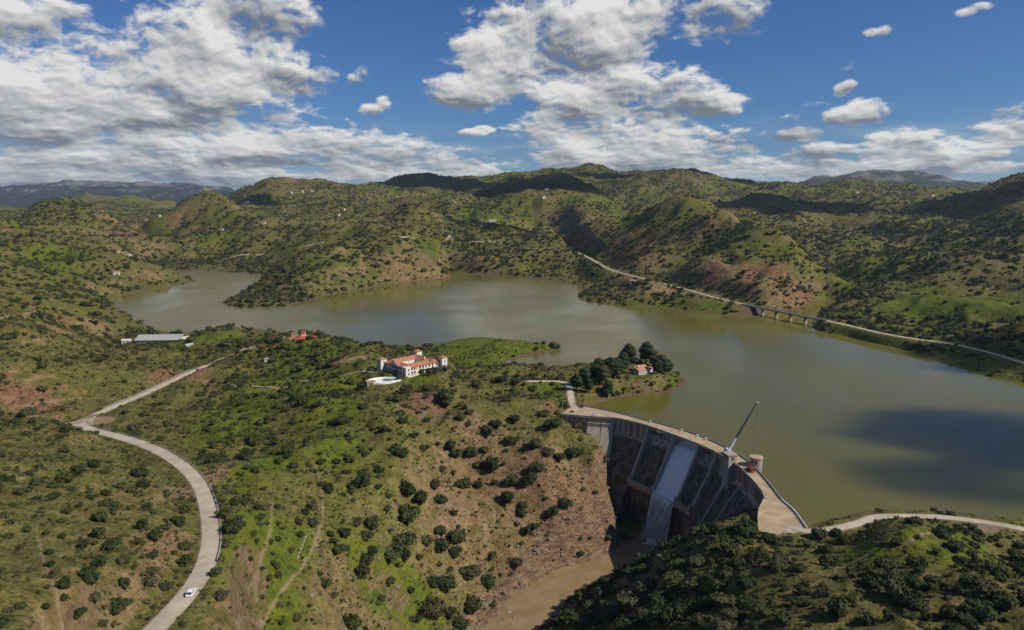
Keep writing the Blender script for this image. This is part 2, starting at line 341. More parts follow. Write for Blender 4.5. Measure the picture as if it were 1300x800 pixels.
def height(x, y, want=False):
    x = np.asarray(x, float).ravel(); y = np.asarray(y, float).ravel()
    z = rbf(x, y)
    # lake
    dl = np.full(x.shape, 1e3)
    m = box_mask(x, y, LAKE, 400)
    ins = np.zeros(x.shape, bool)
    if m.any():
        d, _, _ = pl_dist(x[m], y[m], np.vstack([LAKE, LAKE[:1]]))
        i2 = inside(x[m], y[m], LAKE); ins[m] = i2
        dl[m] = np.where(i2, -d, d)
    dr = np.full(x.shape, 1e3)
    m = box_mask(x, y, RIVER, 120)
    if m.any():
        d, _, _ = pl_dist(x[m], y[m], np.vstack([RIVER, RIVER[:1]]))
        dr[m] = np.where(inside(x[m], y[m], RIVER), -d, d)
    # relief noise, every octave fades out where it would be too coarse for the control points
    wx_ = x + 18*gnoise(x/70, y/70, 41) ; wy_ = y + 18*gnoise(x/70, y/70, 42)
    calm = sstep(dl, 0, 60)*sstep(dr, -2, 14)
    nz = 0
    for k, wl in enumerate((900., 420., 210., 105., 52., 26., 12., 5.5)):
        w = np.clip(y/(wl*4.2)-0.35, 0, 1)
        n = gnoise(wx_/wl, wy_/wl, 50+k)
        if wl > 20: n = 0.55*n + 0.55*(0.32-np.abs(gnoise(wx_/wl*0.9+7, wy_/wl*0.9, 70+k))*1.6)
        nz = nz + w*n*wl*(0.17 if wl > 300 else 0.21 if wl > 40 else 0.125)
    z = z + nz*(0.15+0.85*calm)
    # low-lying land never dips below the lake outside its outline (downstream gorge excepted)
    gorge = sstep(-dl*0+y, 0, 1)
    side = (x < 2000)
    down = (y < 560) & (x < 150) & (x > -330)
    shore = np.where(dl < 400, 1.0, 0.0)
    base = 0.10*np.clip(dl, 0, 60) + 0.25
    zl = np.where(down & (y < 500), z, np.maximum(z, base))
    w = sstep(dl, 0, np.where(y > 900, 26, 16))
    near_dam = down & (y < 515) & (x > 25) & (x < 136)
    zo = np.where(near_dam, z, zl*w + (1-w)*np.minimum(zl, 0.16*np.clip(dl, 0, 60)+0.05))
    z = np.where(ins, np.maximum(-0.22*(-dl)-0.15, -45), zo)
    z = np.where((y > 560) & (y < 1000) & (x > 330) & (dl > 0) & (dl < 70), np.minimum(z, 0.3+0.24*dl), z)
    # river bed
    wr = sstep(dr, 0, 9)
    bank = np.maximum(z, RIVER_Z+0.3)
    rz = np.where(dr < 0, RIVER_Z-0.25+0.12*dr, bank*wr + (1-wr)*(RIVER_Z+0.15*np.clip(dr, 0, 20)))
    z = np.where(dr < 40, rz, z)
    # building platforms
    for (px, py, r, pz) in PADS:
        d = np.hypot(x-px, y-py); w = 1-sstep(d, r, r+10); z = z*(1-w)+pz*w
    # roads
    rd = np.full(x.shape, 1e3)
    for k, r in ROADS.items():
        pl = r['pl']; hw = r['w']/2; far = pl[:, 1].min() > 800
        ext = 30 if not far else 60
        m = box_mask(x, y, pl, ext)
        if not m.any(): continue
        d, par, _ = pl_dist(x[m], y[m], pl)
        zr = np.interp(par, np.arange(len(pl)), pl[:, 2])
        near = hw + (1.2 if not far else 5)
        w = 1-sstep(d, near, near+(15 if not far else 40))
        zz = z[m]*(1-w) + (zr-0.22-(0.5 if far else 0))*w
        z[m] = zz; rd[m] = np.minimum(rd[m], d-hw)
    # dam body keeps the ground below its faces
    m = box_mask(x, y, E_DN, 60)
    if m.any():
        d, par, s = pl_dist(x[m], y[m], E_DN)
        f = par/(len(E_DN)-1)
        midw = (f > 0.005) & (f < 0.995)
        o = d*np.where(s < 0, 1, -1)        # + downstream
        face = np.where(o > 0, -2-o/0.6, -3.0)
        lim = np.where((o > -14) & midw & (o < 40), face-1.5, 1e3)
        # the valley flank may stand in front of the dam near both ends
        flank = np.interp(f, [0, .06, .16, .25, .33, .42, .6, .7, .8, .9, 1], [4, 1, -14, -34, -52, -61, -60, -48, -30, -10, 2])
        z[m] = np.where(o > 0, np.minimum(z[m], np.maximum(lim, np.where(o < 30, flank, 1e3))), np.minimum(z[m], lim))
    if want: return z, dl, dr, rd
    return z

def hit(us, vs, dmin=120, dmax=15000):
    """first ground point under photo pixels"""
    us = np.asarray(us, float); vs = np.asarray(vs, float)
    ds = np.exp(np.linspace(np.log(dmin), np.log(dmax), 420))
    D = np.stack([ray(u, v) for u, v in zip(us, vs)])
    out = np.full((len(us), 3), np.nan)
    X = (D[:, 0]/D[:, 1])[:, None]*ds[None]; Y = np.broadcast_to(ds[None], X.shape); Z = CAM_Z+(D[:, 2]/D[:, 1])[:, None]*ds[None]
    H = grid_h(X.ravel(), Y.ravel()).reshape(X.shape)
    H = np.maximum(H, np.where(H < -30, H, 0)) if False else H
    below = Z < H
    for i in range(len(us)):
        k = np.argmax(below[i])
        if not below[i].any() or k == 0: continue
        a = Z[i, k-1]-H[i, k-1]; b = H[i, k]-Z[i, k]; t = a/(a+b+1e-9)
        d = ds[k-1]*(1-t)+ds[k]*t
        x = D[i, 0]/D[i, 1]*d; out[i] = (x, d, grid_h(np.array([x]), np.array([d]))[0])
    return out

# ------------------------------------------------------------------ the ground sheet
NR, NC = 1010, 860
GY0, GY1 = 62.0, 16500.0
gk = math.log(GY1/GY0)/(NR-1)
gy = GY0*np.exp(gk*np.arange(NR)); gu = np.linspace(-1, 1, NC)
def half(y): return 130+0.93*y
GX = gu[None, :]*half(gy)[:, None]; GYY = np.repeat(gy[:, None], NC, 1)
GZ, GDL, GDR, GRD = height(GX, GYY, True)
GZ = GZ.reshape(NR, NC); GDL = GDL.reshape(NR, NC); GDR = GDR.reshape(NR, NC); GRD = GRD.reshape(NR, NC)
def _bil(A, x, y):
    j = np.clip(np.log(np.maximum(y, GY0)/GY0)/gk, 0, NR-1.001); i = np.clip((x/half(y)+1)*0.5*(NC-1), 0, NC-1.001)
    j0 = j.astype(int); i0 = i.astype(int); fj = j-j0; fi = i-i0
    return (A[j0, i0]*(1-fi)+A[j0, i0+1]*fi)*(1-fj) + (A[j0+1, i0]*(1-fi)+A[j0+1, i0+1]*fi)*fj
def grid_h(x, y): return _bil(GZ, np.asarray(x, float), np.asarray(y, float))
# slope
_gzx = np.gradient(GZ, axis=1)/np.gradient(GX, axis=1)
_gzy = np.gradient(GZ, axis=0)/np.gradient(gy)[:, None]
GSL = np.hypot(_gzx, _gzy)

# colour regions of the ground (what grows or lies there)
_wa = (fbm(GX, GYY, 170, 4, 5), fbm(GX, GYY, 28, 4, 6)); _wb = (fbm(GX, GYY, 170, 4, 8), fbm(GX, GYY, 28, 4, 9))
def blob(u, v, ru, rv, z=None):
    """soft ellipse of ground around a photo point; radii in photo pixels turned into metres on the ground"""
    c = hit([u], [v])[0]
    if np.isnan(c[0]): return 0
    ax = c[1]/FPX*ru; e = hit([u], [v-rv])[0]; e2 = hit([u], [v+rv])[0]
    ly = max(abs((e2[1] if not np.isnan(e2[1]) else c[1])-c[1]), abs((e[1] if not np.isnan(e[1]) else c[1])-c[1])*0.5, ax*0.4)
    sc = 1 if c[1] < 700 else 0
    na, nb = (_wa[sc], _wb[sc])
    out = np.zeros_like(GZ)
    j = np.nonzero((gy > c[1]-3*ly) & (gy < c[1]+3*ly))[0]
    if len(j) == 0: return out
    s = slice(j[0], j[-1]+1)
    q = ((GX[s]-c[0]+0.45*ax*na[s])/ax)**2 + ((GYY[s]-c[1]+0.45*ly*nb[s])/ly)**2
    out[s] = np.exp(-q*0.9); return out
_f1 = fbm(GX, GYY, 260, 5, 11); _f2 = fbm(GX, GYY, 45, 4, 21); _f3 = fbm(GX, GYY, 90, 5, 31)
def _blur(A, r):
    for ax in (0, 1):
        P_ = np.pad(A, [(r+1, r) if k == ax else (0, 0) for k in (0, 1)], mode='edge'); c = np.cumsum(P_, axis=ax)
        A = (c[2*r+1:] - c[:-2*r-1])/(2*r+1) if ax == 0 else (c[:, 2*r+1:] - c[:, :-2*r-1])/(2*r+1)
    return A
_b = _blur(_blur(GZ, 7), 5); GCONC = np.clip((_b-GZ)/(0.010*GYY), -1, 1)       # + in hollows, - on spurs
_far = sstep(GYY, 600, 900)
_patch = sstep(_f1+0.35*_f2+0.25*fbm(GX, GYY, 110, 4, 15), 0.02, 0.30)
green = np.clip(0.32 + 0.75*_f1 + 0.45*_f2, 0, 1)*0.7*(1-_far) + _far*(0.20+0.40*_patch+0.10*np.clip(GCONC, 0, 1))
bare = 0.12*np.clip(-GCONC, 0, 1)*_far + np.clip(0.25 + 0.8*_f3 - 0.2*_f1 + 0.25*_f2, 0, 1)*0.5 + 0.45*sstep(GSL, 0.55, 1.0)
for a in [(345,590,45,60),(345,680,55,70),(330,760,60,60),(370,480,70,30),(300,540,50,40),(420,520,50,30),(430,560,40,40),(520,760,60,40),(480,720,50,60),(620,442,70,14),(660,441,60,10),(590,440,50,12),(1190,385,60,25),(1260,380,50,22),(1160,370,30,12),(900,388,35,7),(860,386,40,7),(1010,330,40,10),(1200,700,80,30),(1100,705,40,20),(1270,720,40,40),(440,440,25,12),(540,485,30,10),(420,490,40,15),(260,430,60,10),(1270,390,50,30),(800,275,25,9),(880,262,20,7),(1000,320,60,12),(620,270,60,15),(1100,330,50,10),(760,345,30,12),(810,385,35,6),(920,395,25,5),(60,330,60,20),(400,335,40,12),(700,500,30,10),(250,590,30,20),(300,520,40,20)]:
    green = np.maximum(green, (1.0 if a[1] > 360 else .75)*blob(*a))
for a in [(650,600,110,75),(575,640,60,50),(600,540,60,30),(740,620,50,60),(500,330,55,22),(540,335,40,18),(820,330,55,20),(960,350,70,22),(900,340,50,25),(1000,375,50,12),(240,380,30,8),(530,515,30,15),(180,300,30,15),(790,310,25,18),(840,365,40,10),(1270,240,40,20),(250,615,25,40),(210,690,30,40)]:
    b_ = blob(*a); bare = np.maximum(bare, (0.95 if a[1] > 420 else .62)*b_); green = green*(1-(.92 if a[1] > 420 else .7)*b_)
for a in [(150,640,70,40),(90,720,60,40)]: bare = np.maximum(bare, .42*blob(*a))
for a in [(100,600,120,40),(120,700,120,90),(40,450,80,40)]:
    green = green*(1-0.45*np.clip(blob(*a), 0, 1))
red = np.clip(0.12+0.6*fbm(GX, GYY, 120, 4, 61), 0, 1)
for a in [(960,352,60,20),(1020,374,40,10),(900,350,40,16),(800,318,30,14),(1270,245,40,16),(790,352,25,8)]:
    b = 1.0*blob(*a)*np.clip(.75+1.2*_f2, 0, 1); red = np.maximum(red, b); bare = np.maximum(bare, b); green *= (1-0.7*b)
for a in [(700,518,10,10),(230,480,40,8),(160,300,25,10),(430,460,18,6),(540,500,20,14),(730,690,70,14),(770,660,20,30),(545,512,30,14),(330,436,25,6),(60,401,30,4),(40,512,60,5)]:
    b = blob(*a); red = np.maximum(red, b); bare = np.maximum(bare, b); green *= (1-0.8*np.clip(b, 0, 1))
shore = (1-sstep(GDL, 0.5, 6))*(GDL > -30)*(GYY > 340)
_bk = (GX > 330) & (GYY > 560) & (GYY < 960) & (GDL < 60)
shore = np.maximum(shore, 0)*np.where(_bk, .1, 1)
green = np.where(_bk, np.maximum(green, .55), green); bare = np.where(_bk, bare*.3, bare)
_rk = 0
for a in [(540,512,22,12),(562,502,16,10),(650,655,35,18),(700,680,40,16),(745,675,30,16),(690,522,12,10),(620,700,30,16),(470,505,22,10),(600,560,20,10)]: _rk = np.maximum(_rk, .85*blob(*a)*np.clip(.6+1.5*_f2, 0, 1))
rock = _rk + (1-sstep(GDR, 3, 22))*(GDR > -10) + sstep(GSL, 1.25, 1.9)*0.6
# dirt tracks drawn by wheels and feet
dirt = np.zeros_like(GZ)
for pts, wd in [([(400,585),(408,620),(410,650),(400,690),(380,725),(350,762),(320,788),(300,805)],.55),([(345,640),(344,670),(334,700),(326,735),(322,765)],.6),([(45,665),(55,710),(70,755),(80,800)],.45),
                ([(0,516),(50,512),(90,507),(130,505),(160,508)],1.3),([(0,405),(30,402),(58,399)],2.2),([(1000,752),(1040,738),(1075,718),(1110,700),(1150,690),(1200,680)],.8),([(365,455),(390,465),(415,474),(430,478)],1.3),([(1240,672),(1255,668)],6),([(425,462),(440,458),(462,454)],5)]:
    h = hit([p[0] for p in pts], [p[1] for p in pts]); h = h[~np.isnan(h[:, 0])]
    if len(h) < 2: continue
    pl = catmull(h, 6); m = box_mask(GX, GYY, pl, 15)
    d, _, _ = pl_dist(GX[m]+1.2*gnoise(GX[m]/5, GYY[m]/5, 3), GYY[m]+1.2*gnoise(GX[m]/5, GYY[m]/5, 4), pl)
    dirt[m] = np.maximum(dirt[m], (1-sstep(d, wd*0.5, wd*1.5+.5))*.60)
dirt = np.maximum(dirt, (1-sstep(GRD, 0.3, 2.2))*0.8*(GYY < 900))
dirt = np.maximum(dirt, (1-sstep(GRD, 0.3, 14))*0.7*(GYY >= 900)*np.clip(0.4+fbm(GX, GYY, 60, 3, 77), 0, 1))
def mesh_from(name, verts, faces_quads):
    me = bpy.data.meshes.new(name)
    nv = len(verts); nf = len(faces_quads); k = faces_quads.shape[1]
    me.vertices.add(nv); me.vertices.foreach_set('co', np.ascontiguousarray(verts, dtype=np.float32).ravel())
    me.loops.add(nf*k); me.loops.foreach_set('vertex_index', np.ascontiguousarray(faces_quads, dtype=np.int32).ravel())
    me.polygons.add(nf); me.polygons.foreach_set('loop_start', np.arange(0, nf*k, k, dtype=np.int32))
    me.polygons.foreach_set('loop_total', np.full(nf, k, dtype=np.int32)); me.update(calc_edges=True)
    return me
def build_ground():
    v = np.stack([GX, GYY, GZ], -1).reshape(-1, 3)
    idx = np.arange(NR*NC).reshape(NR, NC)
    f = np.stack([idx[:-1, :-1], idx[:-1, 1:], idx[1:, 1:], idx[1:, :-1]], -1).reshape(-1, 4)
    me = mesh_from('ground', v, f)
    me.polygons.foreach_set('use_smooth', np.ones(len(f), bool))
    for nm, ch in (('soil', (green, bare, red, dirt)), ('edge', (shore, np.clip(rock, 0, 1), np.clip(GSL, 0, 2)/2, np.ones_like(GZ)))):
        at = me.color_attributes.new(nm, 'FLOAT_COLOR', 'POINT')
        at.data.foreach_set('color', np.stack([np.clip(c, 0, 1) for c in ch], -1).astype(np.float32).ravel())
    o = bpy.data.objects.new('terrain', me); COL.objects.link(o); o['kind'] = 'structure'
    return o
# ------------------------------------------------------------------ materials
class NT:
    def __init__(s, name):
        s.m = bpy.data.materials.new(name); s.m.use_nodes = True; s.nt = s.m.node_tree; s.N = s.nt.nodes; s.L = s.nt.links
        s.b = s.N['Principled BSDF']; s.out = s.N['Material Output']
        s._pos = None
    def n(s, t, **k):
        x = s.N.new(t)
        for a, b in k.items(): setattr(x, a, b)
        return x
    def put(s, sock, v):
        if isinstance(v, bpy.types.NodeSocket): s.L.new(v, sock)
        else: sock.default_value = (*v, 1) if (isinstance(v, tuple) and len(v) == 3 and sock.type == 'RGBA') else v
    def pos(s, kind='Position'):
        if kind == 'Position': return s.n('ShaderNodeNewGeometry').outputs['Position']
        return s.n('ShaderNodeTexCoord').outputs[kind]
    def noise(s, vec, scale, det=4, rough=0.55, dist=0.0, out='Fac'):
        x = s.n('ShaderNodeTexNoise'); s.L.new(vec, x.inputs['Vector'])
        x.inputs['Scale'].default_value = scale; x.inputs['Detail'].default_value = det
        x.inputs['Roughness'].default_value = rough; x.inputs['Distortion'].default_value = dist
        return x.outputs[out]
    def vor(s, vec, scale, feat='F1', rand=1.0, out='Distance'):
        x = s.n('ShaderNodeTexVoronoi', feature=feat); s.L.new(vec, x.inputs['Vector'])
        x.inputs['Scale'].default_value = scale; x.inputs['Randomness'].default_value = rand
        return x.outputs[out]
    def M(s, op, a, b=None, c=None, clamp=False):
        x = s.n('ShaderNodeMath', operation=op, use_clamp=clamp); s.put(x.inputs[0], a)
        if b is not None: s.put(x.inputs[1], b)
        if c is not None: s.put(x.inputs[2], c)
        return x.outputs[0]
    def ss(s, v, lo, hi, a=0.0, b=1.0):
        x = s.n('ShaderNodeMapRange', interpolation_type='SMOOTHSTEP'); s.put(x.inputs[0], v)
        for i, q in enumerate((lo, hi, a, b)): x.inputs[i+1].default_value = q
        return x.outputs[0]
    def mix(s, f, a, b, mode='MIX'):
        x = s.n('ShaderNodeMix', data_type='RGBA', blend_type=mode); s.put(x.inputs[0], f); s.put(x.inputs[6], a); s.put(x.inputs[7], b)
        return x.outputs[2]
    def scale(s, vec, v):
        x = s.n('ShaderNodeVectorMath', operation='MULTIPLY'); s.L.new(vec, x.inputs[0]); x.inputs[1].default_value = v; return x.outputs[0]
    def attr(s, name):
        x = s.n('ShaderNodeAttribute', attribute_name=name); y = s.n('ShaderNodeSeparateColor'); s.L.new(x.outputs['Color'], y.inputs[0])
        return y.outputs[0], y.outputs[1], y.outputs[2], x.outputs['Alpha']
    def bump(s, h, dist=0.1, strength=1.0):
        x = s.n('ShaderNodeBump'); s.put(x.inputs['Height'], h); x.inputs['Distance'].default_value = dist; x.inputs['Strength'].default_value = strength
        s.L.new(x.outputs[0], s.b.inputs['Normal']); return x
    def fin(s, col=None, rough=None, spec=None, metal=None):
        if col is not None: s.put(s.b.inputs['Base Color'], col)
        if rough is not None: s.put(s.b.inputs['Roughness'], rough)
        if spec is not None: s.b.inputs['Specular IOR Level'].default_value = spec
        if metal is not None: s.b.inputs['Metallic'].default_value = metal
        return s.m
MAT = {}
def simple(name, c, rough=0.8, var=0.25, scale=0.6, spec=0.3, metal=0, coord='Position', streak=False):
    t = NT(name); p = t.pos(coord)
    a = t.noise(t.scale(p, (1, 1, 0.25)) if streak else p, scale, 5); b = t.noise(p, scale*9, 3)
    f = t.M('MULTIPLY_ADD', a, 0.7, t.M('MULTIPLY', b, 0.3))
    lo = tuple(x*(1-var) for x in c); hi = tuple(min(x*(1+var), 1) for x in c)
    MAT[name] = t.fin(t.mix(t.ss(f, 0.3, 0.7), lo, hi), rough, spec, metal); return MAT[name]

def m_ground():
    t = NT('hillside_soil'); p = t.pos()
    p2 = t.scale(p, (1, 1, 0.9))
    gr, ba, rd, di = t.attr('soil'); sh, rk, sl, _ = t.attr('edge')
    n1 = t.noise(p2, 0.035, 6, 0.6); n2 = t.noise(p2, 0.16, 6, 0.62); n3 = t.noise(p2, 0.8, 5, 0.65); n4 = t.noise(p2, 0.010, 4)
    dry = t.mix(t.ss(n2, 0.35, 0.65), (0.096, 0.090, 0.022), (0.165, 0.134, 0.048))
    dry = t.mix(t.ss(n3, 0.42, 0.72), dry, (0.060, 0.070, 0.016))
    soil = t.mix(t.ss(n2, 0.3, 0.7), (0.135, 0.088, 0.041), (0.245, 0.172, 0.090))
    soil = t.mix(rd, soil, t.mix(t.ss(n2, 0.3, 0.7), (0.130, 0.062, 0.038), (0.225, 0.115, 0.068)))
    grass = t.mix(t.ss(n2, 0.3, 0.7), (0.052, 0.078, 0.010), (0.115, 0.136, 0.015))
    grass = t.mix(t.ss(n1, 0.45, 0.7), grass, (0.130, 0.132, 0.016))
    wob = t.M('MULTIPLY_ADD', t.M('SUBTRACT', n2, 0.5), 1.1, t.M('MULTIPLY', t.M('SUBTRACT', n3, 0.5), 0.8))
    c = t.mix(t.ss(t.M('ADD', ba, wob), 0.25, 0.75), dry, soil)
    c = t.mix(t.ss(t.M('ADD', gr, wob), 0.28, 0.72), c, grass)
    # small scrub that is too fine to model: heather, dry thistles, stones
    sp = t.vor(p2, 0.42); sm = t.noise(p2, 0.09, 4)
    spots = t.M('MULTIPLY', t.ss(sp, 0.40, 0.16), t.ss(sm, 0.42, 0.60))
    c = t.mix(t.M('MULTIPLY', spots, 0.85), c, (0.026, 0.031, 0.011))
    sp2 = t.vor(p2, 0.13); spots2 = t.M('MULTIPLY', t.ss(sp2, 0.30, 0.12), t.ss(n1, 0.46, 0.60))
    c = t.mix(t.M('MULTIPLY', spots2, 0.7), c, (0.028, 0.034, 0.012))
    st = t.M('MULTIPLY', t.ss(t.vor(p2, 0.9), 0.16, 0.06), t.ss(t.M('ADD', ba, rk), 0.35, 0.9))
    c = t.mix(t.M('MULTIPLY', st, .7), c, (0.27, 0.22, 0.16))
    # fine mottling: tussocks against bare crumbs of soil
    n5 = t.noise(p2, 1.9, 4, 0.7)
    mo = t.M('MULTIPLY_ADD', n3, 0.6, t.M('MULTIPLY', n5, 0.4))
    c = t.mix(t.M('MULTIPLY', t.ss(mo, 0.50, 0.60), 0.55), c, t.mix(1.0, c, (0.52, 0.56, 0.48), 'MULTIPLY'))
    c = t.mix(t.M('MULTIPLY', t.ss(mo, 0.50, 0.40), 0.5), c, t.mix(1.0, c, (1.5, 1.45, 1.4), 'MULTIPLY'))
    # rock
    rn = t.noise(t.scale(p, (0.5, 0.5, 2.2)), 0.35, 6, 0.65)
    rc = t.mix(t.ss(rn, 0.35, 0.65), (0.105, 0.066, 0.042), (0.245, 0.160, 0.098))
    c = t.mix(t.ss(t.M('ADD', rk, wob), 0.35, 0.75), c, rc)
    # wheel tracks, verges, drawdown mud
    c = t.mix(t.ss(t.M('ADD', di, t.M('MULTIPLY', wob, 0.5)), 0.3, 0.7), c, t.mix(n3, (0.17, 0.115, 0.07), (0.30, 0.22, 0.145)))
    c = t.mix(t.ss(t.M('ADD', sh, t.M('MULTIPLY', wob, 0.5)), 0.35, 0.75), c, t.mix(n2, (0.085, 0.048, 0.032), (0.165, 0.100, 0.066)))
    # the far sierra: grey limestone over dark forest
    sy = t.n('ShaderNodeSeparateXYZ'); t.L.new(p, sy.inputs[0])
    fn = t.noise(t.scale(p, (1, 1, 3)), 0.0022, 6, 0.6)
    fc = t.mix(t.ss(t.M('MULTIPLY_ADD', sl, 0.8, t.M('MULTIPLY_ADD', sy.outputs[2], 0.0009, fn)), 0.90, 1.10), (0.024, 0.032, 0.030), (0.15, 0.142, 0.13))
    c = t.mix(t.ss(sy.outputs[1], 5200, 7500), c, fc)
    hgt = t.M('ADD', t.M('MULTIPLY', n2, 2.2), t.M('ADD', t.M('MULTIPLY', n3, 0.7), t.M('MULTIPLY', rn, t.M('MULTIPLY', rk, 2.0))))
    t.bump(hgt, 0.9, 0.9)
    return t.fin(c, 0.95, 0.12)

def m_water():
    t = NT('lake_water'); p = t.pos()
    n = t.noise(p, 0.0035, 4, 0.55, 0.6); n2 = t.noise(p, 0.012, 4)
    c = t.mix(t.ss(n, 0.35, 0.68), (0.106, 0.098, 0.018), (0.138, 0.121, 0.027))
    # wind: roughened and slick streaks
    slick = t.noise(t.scale(p, (0.004, 0.0011, 1)), 1.0, 4, 0.5, 0.8)
    rough = t.ss(t.M('MULTIPLY_ADD', n2, 0.3, t.M('MULTIPLY', slick, 0.8)), 0.40, 0.66, 0.07, 0.28)
    w1 = t.noise(t.scale(p, (1, 0.45, 1)), 0.55, 4, 0.6); w2 = t.noise(p, 0.11, 3)
    t.bump(t.M('MULTIPLY_ADD', w1, 0.5, w2), 0.10, 0.45)
    t.b.inputs['IOR'].default_value = 1.333
    return t.fin(c, rough, 0.38)

def m_river():
    t = NT('muddy_river'); p = t.pos()
    n = t.noise(p, 0.09, 5, 0.6, 0.8)
    c = t.mix(t.ss(n, 0.3, 0.7), (0.20, 0.138, 0.066), (0.27, 0.192, 0.100))
    t.bump(t.noise(p, 0.8, 4), 0.15, 0.5)
    return t.fin(c, 0.25, 0.4)

def m_road(name, a, b):
    t = NT(name); p = t.pos()
    n = t.noise(p, 0.12, 5, 0.6); n2 = t.noise(p, 1.7, 4)
    c = t.mix(t.ss(t.M('MULTIPLY_ADD', n, 0.7, t.M('MULTIPLY', n2, 0.3)), 0.35, 0.65), a, b)
    crk = t.ss(t.vor(p, 0.35, 'DISTANCE_TO_EDGE'), 0.05, 0.015)
    c = t.mix(t.M('MULTIPLY', crk, .25), c, tuple(x*.55 for x in a))
    pt = t.ss(t.noise(p, 0.05, 3, .5, .6), .56, .60)
    c = t.mix(t.M('MULTIPLY', pt, .35), c, tuple(x*.72 for x in a))
    t.bump(n2, 0.02, 0.5)
    return t.fin(c, 0.9, 0.2)

def m_concrete(name, a, b, dark, stain=0.6, lift=True, band=False):
    t = NT(name); p = t.pos()
    n = t.noise(t.scale(p, (0.30, 0.30, 0.05)), 1.0, 6, 0.6); n2 = t.noise(p, 0.9, 5); n3 = t.noise(t.scale(p, (0.9, 0.9, 0.035)), 1.0, 4, 0.6)
    c = t.mix(t.ss(n2, 0.3, 0.7), a, b)
    c = t.mix(t.M('MULTIPLY', t.ss(n, 0.40, 0.62), stain), c, dark)
    c = t.mix(t.M('MULTIPLY', t.ss(n3, 0.52, 0.68), stain), c, tuple(x*0.6 for x in dark))
    if band:      # the top few metres never stood under spill: paler, with runs from the deck drains
        sz = t.n('ShaderNodeSeparateXYZ'); t.L.new(p, sz.inputs[0])
        up = t.ss(t.M('ADD', sz.outputs[2], t.M('MULTIPLY', t.M('SUBTRACT', n, 0.5), 9.0)), -7.5, -6.0)
        run = t.ss(t.noise(t.scale(p, (0.55, 0.55, 0.02)), 1.0, 3, 0.6), 0.44, 0.58)
        c = t.mix(t.M('MULTIPLY', up, t.M('SUBTRACT', 1.0, t.M('MULTIPLY', run, .8))), c, (0.47, 0.40, 0.30))
    if lift:      # pour joints every 2 m, pale lime runs
        sx = t.n('ShaderNodeSeparateXYZ'); t.L.new(p, sx.inputs[0])
        fr = t.M('FRACT', t.M('MULTIPLY', t.M('ADD', sx.outputs[2], t.M('MULTIPLY', n2, 0.25)), 0.5))
        ln = t.ss(t.M('ABSOLUTE', t.M('SUBTRACT', fr, 0.5)), 0.07, 0.02)
        wh = t.M('MULTIPLY', ln, t.ss(t.noise(t.scale(p, (0.12, 0.12, 0.5)), 1.0, 4), 0.47, 0.60))
        c = t.mix(t.M('MULTIPLY', wh, 0.8), c, (0.40, 0.375, 0.33))
        c = t.mix(t.M('MULTIPLY', ln, 0.25), c, tuple(x*0.5 for x in dark))
        t.bump(t.M('SUBTRACT', n2, t.M('MULTIPLY', ln, 0.5)), 0.12, 0.6)
    else: t.bump(n2, 0.04, 0.5)
    return t.fin(c, 0.9, 0.2)

def m_leaf(name, a, b, warm=(0.07, 0.075, 0.022)):
    t = NT(name); p = t.pos()
    oi = t.n('ShaderNodeObjectInfo').outputs['Random']
    n = t.noise(p, 0.9, 3); 
    c = t.mix(t.ss(n, 0.35, 0.65), a, b)
    c = t.mix(t.M('MULTIPLY', t.ss(oi, 0.45, 1.0), 0.75), c, warm)
    oj = t.M('FRACT', t.M('MULTIPLY', oi, 7.31))
    c = t.mix(t.M('MULTIPLY', t.ss(oj, 0.80, 0.9), 0.5), c, (0.085, 0.068, 0.036))
    t.b.inputs['Transmission Weight'].default_value = 0.0
    return t.fin(c, 0.75, 0.2)

MAT['ground'] = m_ground(); MAT['water'] = m_water(); MAT['river'] = m_river()
MAT['road'] = m_road('pale_worn_asphalt', (0.39, 0.335, 0.25), (0.51, 0.45, 0.355))
MAT['track'] = m_road('dusty_track', (0.23, 0.185, 0.13), (0.36, 0.31, 0.23))
MAT['shoulder'] = m_road('gravel_shoulder', (0.36, 0.29, 0.20), (0.52, 0.45, 0.34))
MAT['crest_road'] = m_road('dusty_crest_paving', (0.33, 0.24, 0.155), (0.47, 0.365, 0.25))
MAT['concrete'] = m_concrete('weathered_dam_concrete', (0.135, 0.112, 0.083), (0.205, 0.172, 0.13), (0.036, 0.030, 0.024), 0.8, True, True)
MAT['pale_concrete'] = m_concrete('pale_and_sunlit_concrete', (0.33, 0.29, 0.225), (0.43, 0.375, 0.295), (0.15, 0.13, 0.10), 0.45)  # paler copy; on the left dam section it stands in for sunlight
MAT['plain_concrete'] = m_concrete('grey_concrete', (0.33, 0.305, 0.26), (0.43, 0.40, 0.345), (0.17, 0.155, 0.13), 0.4, False)
MAT['leaf'] = m_leaf('evergreen_leaves', (0.017, 0.029, 0.008), (0.040, 0.056, 0.015), (0.066, 0.078, 0.020))
MAT['olive'] = m_leaf('olive_leaves', (0.029, 0.038, 0.013), (0.062, 0.072, 0.025), (0.075, 0.075, 0.030))
MAT['pine'] = m_leaf('pine_needles', (0.014, 0.027, 0.009), (0.034, 0.050, 0.016), (0.036, 0.052, 0.017))
MAT['scrub'] = m_leaf('dry_scrub', (0.040, 0.043, 0.018), (0.080, 0.074, 0.032), (0.115, 0.088, 0.045))
simple('bark', (0.09, 0.065, 0.045), 0.95, 0.35, 3.0)
simple('white_wall', (0.66, 0.63, 0.57), 0.85, 0.12, 0.5)
simple('roof_tile', (0.40, 0.155, 0.098), 0.85, 0.25, 1.2)
simple('roof_tile_red', (0.42, 0.085, 0.065), 0.85, 0.22, 1.2)
simple('roof_tile_pale', (0.40, 0.215, 0.135), 0.85, 0.25, 1.2)
simple('glass_dark', (0.03, 0.034, 0.04), 0.15, 0.2, 1.0, 0.5)
simple('wood', (0.16, 0.085, 0.045), 0.8, 0.25, 2.0)
